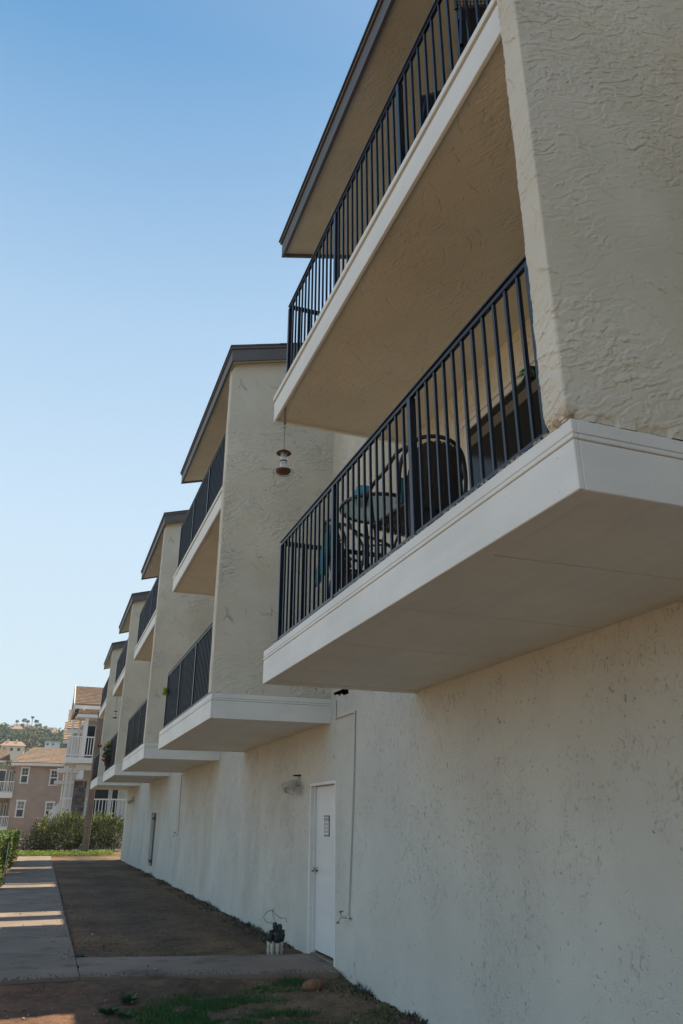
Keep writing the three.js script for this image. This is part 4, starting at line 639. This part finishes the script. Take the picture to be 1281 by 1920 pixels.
{ const L = new Leaves(); for (let i = 0; i < 15000; i++) { const x = R(-1.2, 3.6), d = 42 + 2.6 * rnd(); if (x > 2.9 && rnd() < 0.6) continue; const h = 0.16 + 0.09 * fbm(x * 2.2, d * 2, 3); L.leaf(x, R(0.02, h), -d, R(-1, 1), R(0.1, 1), R(-1, 1), R(0.05, 0.09), R(0.014, 0.022), tone([0.2, 0.28, 0.03], 0.6), R(0, 3)); } tag(mesh('ground_cover', L.make(), grassMat), 'strip of bright green ground cover across the end of the walk', 'ground cover', null, 'stuff'); }
{ // tall square timber post
  const bark = colTex(256, 512, (i, j) => { const t = 1 + 0.5 * fbm(i / 256 * 30, j / 512 * 5, 4, 30, 5); return [0.2 * t, 0.155 * t, 0.12 * t]; });
  const g = group('timber_post'); g.position.set(2.2, 0, -43.15); tag(g, 'tall square weathered timber post at the end of the building', 'post');
  const b = new B(); b.cbox(-0.155, 0.155, -0.05, 6.9, -0.15, 0.15, 0.012); b.build('shaft', std({ map: rep(bark, 0.6, 1.6), roughness: 0.9 }), g);
  const c = new B(); c.cbox(-0.16, 0.16, 1.26, 1.275, -0.155, 0.155, 0.002); c.cbox(-0.17, 0.17, 6.9, 6.96, -0.165, 0.165, 0.004); c.build('band', darkMat, g); }

// ------------------------------------------------------------ houses beyond
const tanMap = colTex(256, 256, (i, j) => { const t = 1 + 0.14 * fbm(i / 256 * 8, j / 256 * 8, 4, 8) + 0.05 * vnoise(i / 2, j / 2, 128); return [0.34 * t, 0.275 * t, 0.225 * t]; });
const tanMat = std({ map: rep(tanMap, 4, 4), roughness: 0.95 }), whiteWood = std({ color: lin(0.66, 0.65, 0.62), roughness: 0.6 }), brownWood = std({ color: lin(0.13, 0.09, 0.06), roughness: 0.8 });
const creamMat = std({ map: rep(tanMap, 4, 4), color: lin(1.6, 1.9, 2.1), roughness: 0.9 });
const tileMat = std({ vertexColors: true, roughness: 0.85 });
function tileRoof(g, e0, e1, r1, r0, rows, nm = 'roof') { // eave corners e0,e1, ridge r1,r0 : overlapping courses of short tiles
  const b = new B(), V = (a) => new THREE.Vector3(...a), E0 = V(e0), E1 = V(e1), R1 = V(r1), R0 = V(r0), up = V([0, 1, 0]);
  for (let k = 0; k < rows; k++) { const t0 = k / rows, t1 = Math.min(1, (k + 1.12) / rows), n = Math.max(6, Math.round(E0.distanceTo(E1) / 0.33)), off = (k % 2) * 0.5;
    for (let i = 0; i < n; i++) { const a = i ? clamp((i + off) / n) : 0, c = clamp((i + off + 0.96) / n); if (c <= a) continue;
      const L0 = E0.clone().lerp(R0, t0), Rr0 = E1.clone().lerp(R1, t0), L1 = E0.clone().lerp(R0, t1), Rr1 = E1.clone().lerp(R1, t1), p = (u, v, h) => (v ? L1.clone().lerp(Rr1, u) : L0.clone().lerp(Rr0, u)).addScaledVector(up, h).toArray();
      b.col = tone([0.30, 0.215, 0.155], 0.24); b.quad(p(a, 0, 0.1), p(c, 0, 0.1), p(c, 1, 0.012), p(a, 1, 0.012)); b.quad(p(a, 0, 0), p(c, 0, 0), p(c, 0, 0.1), p(a, 0, 0.1)); } }
  return b.build(nm, tileMat, g);
}
const paneMat = phy({ color: lin(0.02, 0.024, 0.03), roughness: 0.08 });
function sash(g, x0, x1, y0, y1, z, blind) { // double-hung window in a white surround on a wall facing +z
  const w = group('window', g), f = new B(), t = 0.13; f.cbox(x0, x0 + t, y0, y1, z, z + 0.06); f.cbox(x1 - t, x1, y0, y1, z, z + 0.06); f.cbox(x0 - 0.06, x1 + 0.06, y1, y1 + 0.16, z, z + 0.08); f.cbox(x0 - 0.03, x1 + 0.03, y0 - 0.1, y0, z, z + 0.09); f.cbox(x0 + t, x1 - t, (y0 + y1) / 2 - 0.05, (y0 + y1) / 2 + 0.05, z, z + 0.045); f.build('frame', whiteWood, w);
  const m = new B(), xm = (x0 + x1) / 2, ym = (y0 + y1) / 2; m.box(xm - 0.012, xm + 0.012, ym + 0.05, y1, z + 0.012, z + 0.03); m.box(x0 + t, x1 - t, (ym + y1) / 2 - 0.012, (ym + y1) / 2 + 0.012, z + 0.012, z + 0.029); m.build('muntin', whiteWood, w);
  const p = new B(); p.box(x0 + t, x1 - t, y0, ym - 0.05, z + 0.002, z + 0.01); p.build('pane', paneMat, w); const p2 = new B(); p2.box(x0 + t, x1 - t, ym + 0.05, y1, z + 0.002, z + 0.01); p2.build('pane', blind ? phy({ color: lin(0.16, 0.2, 0.17), roughness: 0.12 }) : paneMat, w);
}
function picketRail(g, x0, x1, y0, y1, z, step = 0.14, ax = 'x') { const r = group('railing', g), b = new B(), bar = (a, c, ya, yb, t) => ax === 'x' ? b.cbox(a, c, ya, yb, z - t, z + t, 0.004) : b.cbox(z - t, z + t, ya, yb, a, c, 0.004); bar(x0, x1, y1 - 0.08, y1, 0.05); bar(x0, x1, y0, y0 + 0.07, 0.04); b.build('rail', whiteWood, r); const p = new B(); for (let x = x0 + 0.06; x < x1 - 0.03; x += step) ax === 'x' ? p.box(x - 0.022, x + 0.022, y0 + 0.07, y1 - 0.08, z - 0.02, z + 0.02) : p.box(z - 0.02, z + 0.02, y0 + 0.07, y1 - 0.08, x - 0.022, x + 0.022); const m = p.build('balusters', whiteWood, r); m.userData.kind = 'stuff'; }
{ // tan house
  const g = group('tan_house'); tag(g, 'tan stucco two-storey house with a tiled hip roof and white windows', 'house');
  const w = new B(), z = -85; w.box(-3.2, 9, -0.3, 6.62, z - 9, z); w.box(-12, -3.21, -0.3, 6.62, z - 9, z - 1.8); w.build('wall', tanMat, g);
  const bd = new B(); bd.box(-3.19, 9, 3.9, 3.93, z, z + 0.02); bd.box(-3.19, 9, 0.86, 0.89, z, z + 0.02); bd.build('band', tanMat, g);
  tileRoof(g, [-3.6, 6.86, z + 0.7], [9.6, 6.86, z + 0.7], [6, 8.75, z - 4.5], [-1.85, 8.75, z - 4.5], 13); tileRoof(g, [-3.6, 6.86, z - 9], [-3.6, 6.86, z + 0.7], [-1.85, 8.75, z - 4.5], [-1.86, 8.75, z - 4.6], 15);
  tileRoof(g, [-14, 7.25, z - 0.5], [-4.35, 7.25, z - 0.5], [-4.35, 8.5, z - 4.2], [-14, 8.5, z - 4.2], 10);
  const ea = new B(); ea.cbox(-3.6, 9.6, 6.62, 6.85, z + 0.64, z + 0.7); ea.cbox(-3.6, -3.54, 6.62, 6.85, z - 9, z + 0.639); ea.box(-3.53, 9.6, 6.6, 6.64, z, z + 0.63); ea.cbox(-14, -4.2, 6.95, 7.2, z - 0.56, z - 0.5); ea.build('eave', whiteWood, g);
  const gb = new B(); gb.tri([-4.9, 7.1, z - 0.48], [-3.75, 7.1, z - 0.48], [-3.95, 7.75, z - 0.48]); gb.build('gable', brownWood, g);
  for (const [x, y] of [[0.05, 7.3], [0.5, 7.28]]) { const v = new B(); v.cbox(x - 0.09, x + 0.09, y - 0.04, y + 0.14, z - 0.9, z - 0.6, 0.01); v.build('roof_vent', brownWood, g); }
  sash(g, -2.62, -1.82, 5.06, 6.38, z + 0.002); sash(g, 0.12, 0.95, 4.9, 6.2, z + 0.002); sash(g, -2.58, -1.75, 1.93, 3.3, z + 0.002, true); sash(g, 0.1, 0.93, 1.84, 3.2, z + 0.002, true);
  for (const y of [4.1, 0.95]) { const s = new B(); s.cbox(-12, -3.05, y - 0.5, y, z - 1.79, z + 0.3, 0.02); s.build('balcony_floor', whiteWood, g); picketRail(g, -12, -3.05, y + 0.02, y + 1.03, z + 0.25, 0.15);
    for (const [a, b2, gl] of [[-4.75, -4.0, 1], [-3.75, -3.45, 1]]) { const d = group('door', g), f = new B(); f.cbox(a, b2, y, y + 2.2, z - 1.79, z - 1.74); f.build('frame', whiteWood, d); const p = new B(); p.box(a + 0.08, b2 - 0.08, y + 0.1, y + 2.1, z - 1.739, z - 1.735); p.build('pane', paneMat, d); } }
  const lt = new B(); lt.cbox(-3.22, -3.1, 5.9, 6.1, z + 0.001, z + 0.12, 0.02); lt.build('wall_lamp', brownWood, g);
}
{ // white house with porch
  const g = group('porch_house'); tag(g, 'pale house with stacked white porches, stone pillar and tiled roof', 'house');
  const z = -52, w = new B(); w.box(2.0, 14, -0.3, 8.6, z - 14, z - 2.2); w.build('wall', creamMat, g);
  tileRoof(g, [0.95, 8.55, z - 0.6], [9, 8.55, z - 0.6], [9, 10.3, z - 4.6], [0.9, 10.3, z - 4.6], 13); { const gb = new B(); gb.tri([1.1, 8.5, z - 8.6], [1.1, 8.5, z - 0.6], [1.1, 10.2, z - 4.6]); gb.build('gable', creamMat, g); const rk = new B(); for (const s of [1, -1]) rk.cbox(-0.03, 0.03, -0.12, 0.1, -0.05, 4.4, 0.01, place(0.95, 10.28, z - 4.6, 0, 0.4125 * s + (s < 0 ? 0 : 0), 0).multiply(M4().makeRotationY(s < 0 ? Math.PI : 0))); rk.build('rake_board', whiteWood, g); tileRoof(g, [9, 8.5, z - 8.6], [0.95, 8.5, z - 8.6], [0.9, 10.3, z - 4.6], [9, 10.3, z - 4.6], 13); }
  const pr = tileRoof(g, [1.22, 7.86, z + 0.25], [9, 7.86, z + 0.25], [9, 8.6, z - 1.6], [1.42, 8.6, z - 1.6], 7, 'porch_roof'); 
  const ev = new B(); ev.cbox(0.95, 9, 8.28, 8.5, z - 0.62, z - 0.56); ev.cbox(0.93, 0.99, 8.28, 8.5, z - 8, z - 0.63); ev.cbox(1.2, 9, 7.66, 7.84, z + 0.2, z + 0.26); ev.cbox(1.2, 1.26, 7.66, 7.84, z - 2.1, z + 0.19); ev.box(1.27, 9, 7.7, 7.74, z - 2.1, z + 0.19); ev.build('eave', whiteWood, g);
  const br = new B(); br.cbox(-0.05, 0.05, 0, 0.85, -0.05, 0.05, 0.006, place(1.15, 7.7, z - 0.5, 0, 0, -0.7)); br.build('bracket', whiteWood, g);
  for (const [x0, x1, y0, y1, dz] of [[1.72, 1.94, 5.3, 7.66, 0], [1.42, 1.56, 5.3, 7.66, -1.6], [1.0, 1.1, 5.3, 7.66, -1.6], [1.80, 2.03, 3.96, 4.9, -0.2]]) { const p = new B(); p.cbox(x0, x1, y0, y1, z + dz - 0.1, z + dz + 0.12, 0.01); p.build('post', whiteWood, g); }
  const fl = new B(); fl.cbox(0.84, 9, 4.9, 5.24, z - 2.19, z + 0.15, 0.02); fl.build('balcony_floor', whiteWood, g); picketRail(g, 0.9, 8.9, 5.34, 6.52, z + 0.05, 0.16); picketRail(g, z - 2.1, z, 5.34, 6.52, 0.9, 0.16, 'z');
  const bm = new B(); bm.cbox(1.55, 9, 4.5, 4.89, z - 0.35, z - 0.05, 0.02); bm.build('beam', creamMat, g);
  for (const [x0, x1, y0, y1] of [[2.02, 2.5, 5.3, 7.4], [2.9, 3.8, 1.5, 3.6], [4.05, 4.4, 1.3, 3.6]]) { const d = group('window', g), f = new B(); f.cbox(x0 - 0.08, x1 + 0.08, y0 - 0.05, y1 + 0.08, z - 2.199, z - 2.16); f.build('frame', whiteWood, d); const p = new B(); p.box(x0, x1, y0, y1, z - 2.159, z - 2.155); p.build('pane', paneMat, d); }
  const pl = group('stone_pillar', g); for (let r = 0; r < 20; r++) { let x = 1.56; const y = 0 + r * 0.192; while (x < 2.28) { const wd = R(0.12, 0.34), x1 = Math.min(2.3, x + wd), b = new B(); b.col = tone(rnd() < 0.5 ? [0.13, 0.095, 0.08] : [0.085, 0.075, 0.07], 0.6); b.cbox(x, x1 - 0.008, y, y + 0.184, z - 0.42 + R(-0.01, 0.02), z + 0.12 + R(-0.015, 0.02), 0.015); b.build('stone', tileMat, pl); x = x1; } } const cp = new B(); cp.cbox(1.5, 2.34, 3.84, 3.96, z - 0.48, z + 0.2, 0.02); cp.build('cap', std({ color: lin(0.3, 0.22, 0.18), roughness: 0.9 }), pl);
  picketRail(g, 2.3, 9, 1.7, 2.86, z + 0.02, 0.2); picketRail(g, 0.94, 1.55, 1.7, 2.88, z + 0.02, 0.17); const fl2 = new B(); fl2.cbox(0.9, 9, -0.1, 1.6, z - 2.19, z + 0.1, 0.02); fl2.build('porch_floor', creamMat, g);
  for (const [zz, x0, y0, y1] of [[-56.5, 0.5, 4.55, 4.85], [-58.5, 0.42, 3.9, 4.15]]) { const s = new B(); s.cbox(x0, 1.9, y0, y1, zz - 1.2, zz, 0.02); s.build('balcony_floor', whiteWood, g); }
  for (const [x, y0, y1] of [[1.05, 2.9, 4.5], [1.3, 2.9, 4.9]]) { const p = new B(); p.cbox(x, x + 0.12, y0, y1, z - 1.5, z - 1.3, 0.01); p.build('post', whiteWood, g); }
  const st = group('stair_wall', g), sb = new B(); sb.quad([0.3, 1.2, z - 0.5], [0.95, 1.2, z - 0.5], [0.95, 2.75, z - 0.5], [0.3, 2.1, z - 0.5]); sb.quad([0.3, 1.2, z - 0.62], [0.3, 2.1, z - 0.62], [0.95, 2.75, z - 0.62], [0.95, 1.2, z - 0.62]); sb.quad([0.3, 2.1, z - 0.5], [0.95, 2.75, z - 0.5], [0.95, 2.75, z - 0.62], [0.3, 2.1, z - 0.62]); sb.quad([0.3, 1.2, z - 0.62], [0.3, 1.2, z - 0.5], [0.3, 2.1, z - 0.5], [0.3, 2.1, z - 0.62]); sb.build('panel', whiteWood, st);
}
for (const [zz, x, y, lab] of [[-64, 0.86, 8.1, 'pale house end with a tiled gable behind the porch house'], [-72, 0.78, 8.0, 'farthest tiled house end in the row behind the porch house']]) { const g = group('row_house'); tag(g, lab, 'house', 'row houses behind the porch house'); const w = new B(); w.box(x + 0.5, 8, -0.3, y, zz - 7, zz); w.build('wall', creamMat, g); tileRoof(g, [x, y, zz + 0.6], [8, y, zz + 0.6], [8, y + 1.9, zz - 3], [x, y + 1.9, zz - 3], 12); const e = new B(); e.cbox(x, 8, y - 0.3, y, zz + 0.52, zz + 0.6); e.build('eave', whiteWood, g); const b = new B(); b.cbox(x + 0.05, x + 0.5, y - 2.6, y - 2.3, zz - 1, zz + 0.5); b.build('balcony_floor', whiteWood, g); }

// ------------------------------------------------------------ the hill
const hillH = (x, d) => { const t = smooth(190, 455, d), r = 42.6 + 1.0 * fbm(x * 0.03 + 5, 2, 3) * 2; return -4 + (r + 4) * Math.pow(t, 0.8) + (d > 455 ? -(d - 455) * 0.05 : 0) + 2.0 * fbm(x * 0.04, d * 0.03, 3) * t; };
{
  const P = [], C = [], I = [], nx = 90, nz = 60; for (let j = 0; j <= nz; j++) for (let i = 0; i <= nx; i++) { const x = lerp(-160, 130, i / nx), d = lerp(180, 620, j / nz), m = fbm(x * 0.08, d * 0.06, 4); P.push(x, hillH(x, d), -d); C.push(0.12 + 0.08 * m, 0.10 + 0.05 * m, 0.055 + 0.02 * m); }
  for (let j = 0; j < nz; j++) for (let i = 0; i < nx; i++) { const a = j * (nx + 1) + i, b = a + 1, c = a + nx + 1, e = c + 1; I.push(a, b, e, a, e, c); }
  const g = new THREE.BufferGeometry(); g.setAttribute('position', new THREE.Float32BufferAttribute(P, 3)); g.setAttribute('color', new THREE.Float32BufferAttribute(C, 3)); g.setIndex(I); g.computeVertexNormals(); structure(mesh('hill', g, std({ vertexColors: true, roughness: 1 })), 'wooded hillside beyond the houses', 'hill');
  const HH = [[-11.2, 255, 6.5], [-0.2, 330, 5.6], [1.2, 425, 6], [-17.6, 420, 5]]; const L = new Leaves(); for (let k = 0; k < 900; k++) { // tree crowns on the slope, one wooded mass
    const d = R(265, 458), x = R(-0.085, 0.045) * d, y = hillH(x, d); if (d > 440 && rnd() < 0.35) continue; if (HH.some(([hx, hd, w]) => d < hd + 6 && d > hd - 45 && Math.abs(x / d - hx / hd) < (w * 0.5 + 1.0) / hd)) continue;
    const nr = d > 415 ? 0.55 : d > 380 ? 0.8 : 1, r = R(1.3, 3.4) * nr, ty = r * R(0.9, 1.7), f = rnd(), col = f < 0.45 ? [0.05, 0.075, 0.045] : f < 0.75 ? [0.08, 0.09, 0.04] : f < 0.93 ? [0.12, 0.14, 0.045] : [0.16, 0.1, 0.05];
    for (let i = 0; i < 90; i++) { const a = R(0, 6.283), u = R(-0.6, 1), s = Math.sqrt(1 - u * u), q = 0.75 + 0.3 * rnd(); L.leaf(x + r * s * Math.cos(a) * q, y + ty * (0.75 + u) * q * 0.8, -d + r * s * Math.sin(a) * q, R(-1, 1), R(-0.4, 1), R(-1, 1), R(0.7, 1.4), R(0.28, 0.5), tone(col, 0.5), R(0, 3)); } }
  tag(mesh('hillside_woods', L.make(), std({ vertexColors: true, roughness: 0.9, side: THREE.DoubleSide })), 'mass of trees covering the far hillside', 'woods', null, 'stuff');
}
function hillHouse(x, d, w, h, y, label, wall, flat, ch) { const g = group('hill_house'); g.position.set(x, y, -d); tag(g, label, 'house', 'houses on the hillside'); const b = new B(); b.box(-w / 2, w / 2, -2, h, -5, 0); b.build('wall', wall, g);
  const r = new B(); if (flat) r.cbox(-w / 2 - 0.3, w / 2 + 0.3, h, h + 0.3, -5.3, 0.3); else { r.quad([-w / 2 - 0.5, h, 0.5], [w / 2 + 0.5, h, 0.5], [w / 2 - 1, h + 1.5, -2.5], [-w / 2 + 1, h + 1.5, -2.5]); r.quad([-w / 2 - 0.5, h, 0.5], [-w / 2 + 1, h + 1.5, -2.5], [-w / 2 + 1, h + 1.5, -2.6], [-w / 2 - 0.5, h, -5.5]); r.quad([w / 2 + 0.5, h, 0.5], [w / 2 + 0.5, h, -5.5], [w / 2 - 1, h + 1.5, -2.6], [w / 2 - 1, h + 1.5, -2.5]); } r.build('roof', flat ? std({ color: lin(0.5, 0.5, 0.5), roughness: 0.8 }) : std({ color: d > 440 ? lin(0.15, 0.12, 0.105) : lin(0.24, 0.15, 0.11), roughness: 0.9 }), g);
  for (let i = 0; i < Math.floor(w / 2); i++) { const q = new B(); q.box(-w / 2 + 0.6 + i * 2, -w / 2 + 1.4 + i * 2, h * 0.35, h * 0.75, 0.001, 0.03); q.build('window', paneMat, g); } if (ch) for (const cx of [-w * 0.25, w * 0.12]) { const c = new B(); c.box(cx - 0.3, cx + 0.3, h, h + 2.0, -1.6, -1.0); c.build('chimney', wall, g); } }
const cream2 = std({ color: lin(0.62, 0.54, 0.42), roughness: 0.9 }), white2 = std({ color: lin(0.62, 0.62, 0.62), roughness: 0.85 });
hillHouse(-11.2, 255, 6.5, 2.2, 20.0, 'cream hillside house with two chimneys above the tan house roof', cream2, false, true); hillHouse(-0.2, 330, 5.6, 1.6, 28.4, 'long white flat-roofed building among the hillside trees', white2, true); hillHouse(1.2, 425, 6, 2.3, 40.6, 'pink-walled house near the top of the hill', std({ color: lin(0.5, 0.36, 0.3), roughness: 0.9 }), false);
hillHouse(-17, 452, 10, 1.6, 46.6, 'low brown-roofed house on the ridge under the palms', cream2, false); hillHouse(-8.6, 455, 8, 1.5, 46.2, 'brown-roofed house on the ridge among the palm trees', cream2, false); hillHouse(-3, 457, 9, 1.4, 46.2, 'wide grey-roofed house on the bare part of the ridge', white2, false); hillHouse(-17.6, 420, 5, 1.8, 41.8, 'small pink house half hidden by trees below the ridge', std({ color: lin(0.5, 0.34, 0.28), roughness: 0.9 }), false);
function palm(x, top, base, d, r, label) { const g = group('palm_tree'); g.position.set(x, base, -d); tag(g, label, 'palm tree', 'palms on the ridge'); const h = top - base, b = new B(); b.tube([[0, -1, 0], [0.1, h * 0.5, 0], [0, h, 0]], 0.17, 6, 8); b.build('trunk', std({ color: lin(0.14, 0.11, 0.09), roughness: 0.9 }), g);
  const L = new Leaves(); for (let i = 0; i < 60; i++) { const a = R(0, 6.28), u = R(-0.8, 0.9), s = Math.sqrt(1 - u * u * 0.8); const e = [Math.cos(a) * s, u, Math.sin(a) * s]; L.leaf(0, h, 0, ...e, r * 0.75, 0.16, tone([0.03, 0.045, 0.025], 0.5), R(0, 3)); L.leaf(e[0] * r * 0.6, h + e[1] * r * 0.6, e[2] * r * 0.6, e[0], e[1] - 0.9, e[2], r * 0.5, 0.16, tone([0.035, 0.05, 0.025], 0.5), R(0, 3)); } mesh('crown', L.make(), std({ vertexColors: true, roughness: 0.9, side: THREE.DoubleSide }), g); }
for (const [x, t, b, r, lab] of [[-19.6, 50.6, 46, 0.95, 'lone palm tree over the low brown-roofed ridge house'], [-16.2, 51.4, 46, 1.45, 'broad-crowned palm tree of the close pair on the ridge'], [-14.4, 50.8, 46, 1.15, 'slimmer palm tree of the close pair on the ridge'], [-12.2, 53, 46, 0.9, 'tallest palm tree standing on the ridge'], [-9.9, 51.1, 46, 1.4, 'broad palm tree beside the tallest palm'], [-9.6, 48.9, 46, 1.2, 'squat palm tree below the broad palm'], [-8.0, 49.3, 46, 1.05, 'short palm tree at the end of the palm row'], [-16.8, 48.8, 46, 1.1, 'low dark palm tree at the foot of the close pair']]) palm(x, t, b, 450, r, lab);

scene.fog = new THREE.FogExp2(new THREE.Color().setRGB(0.8, 0.9, 1), 0.0003);
scene.traverse((o) => { if (o.isMesh) { o.castShadow = true; o.receiveShadow = true; } });
renderer.render(scene, camera);
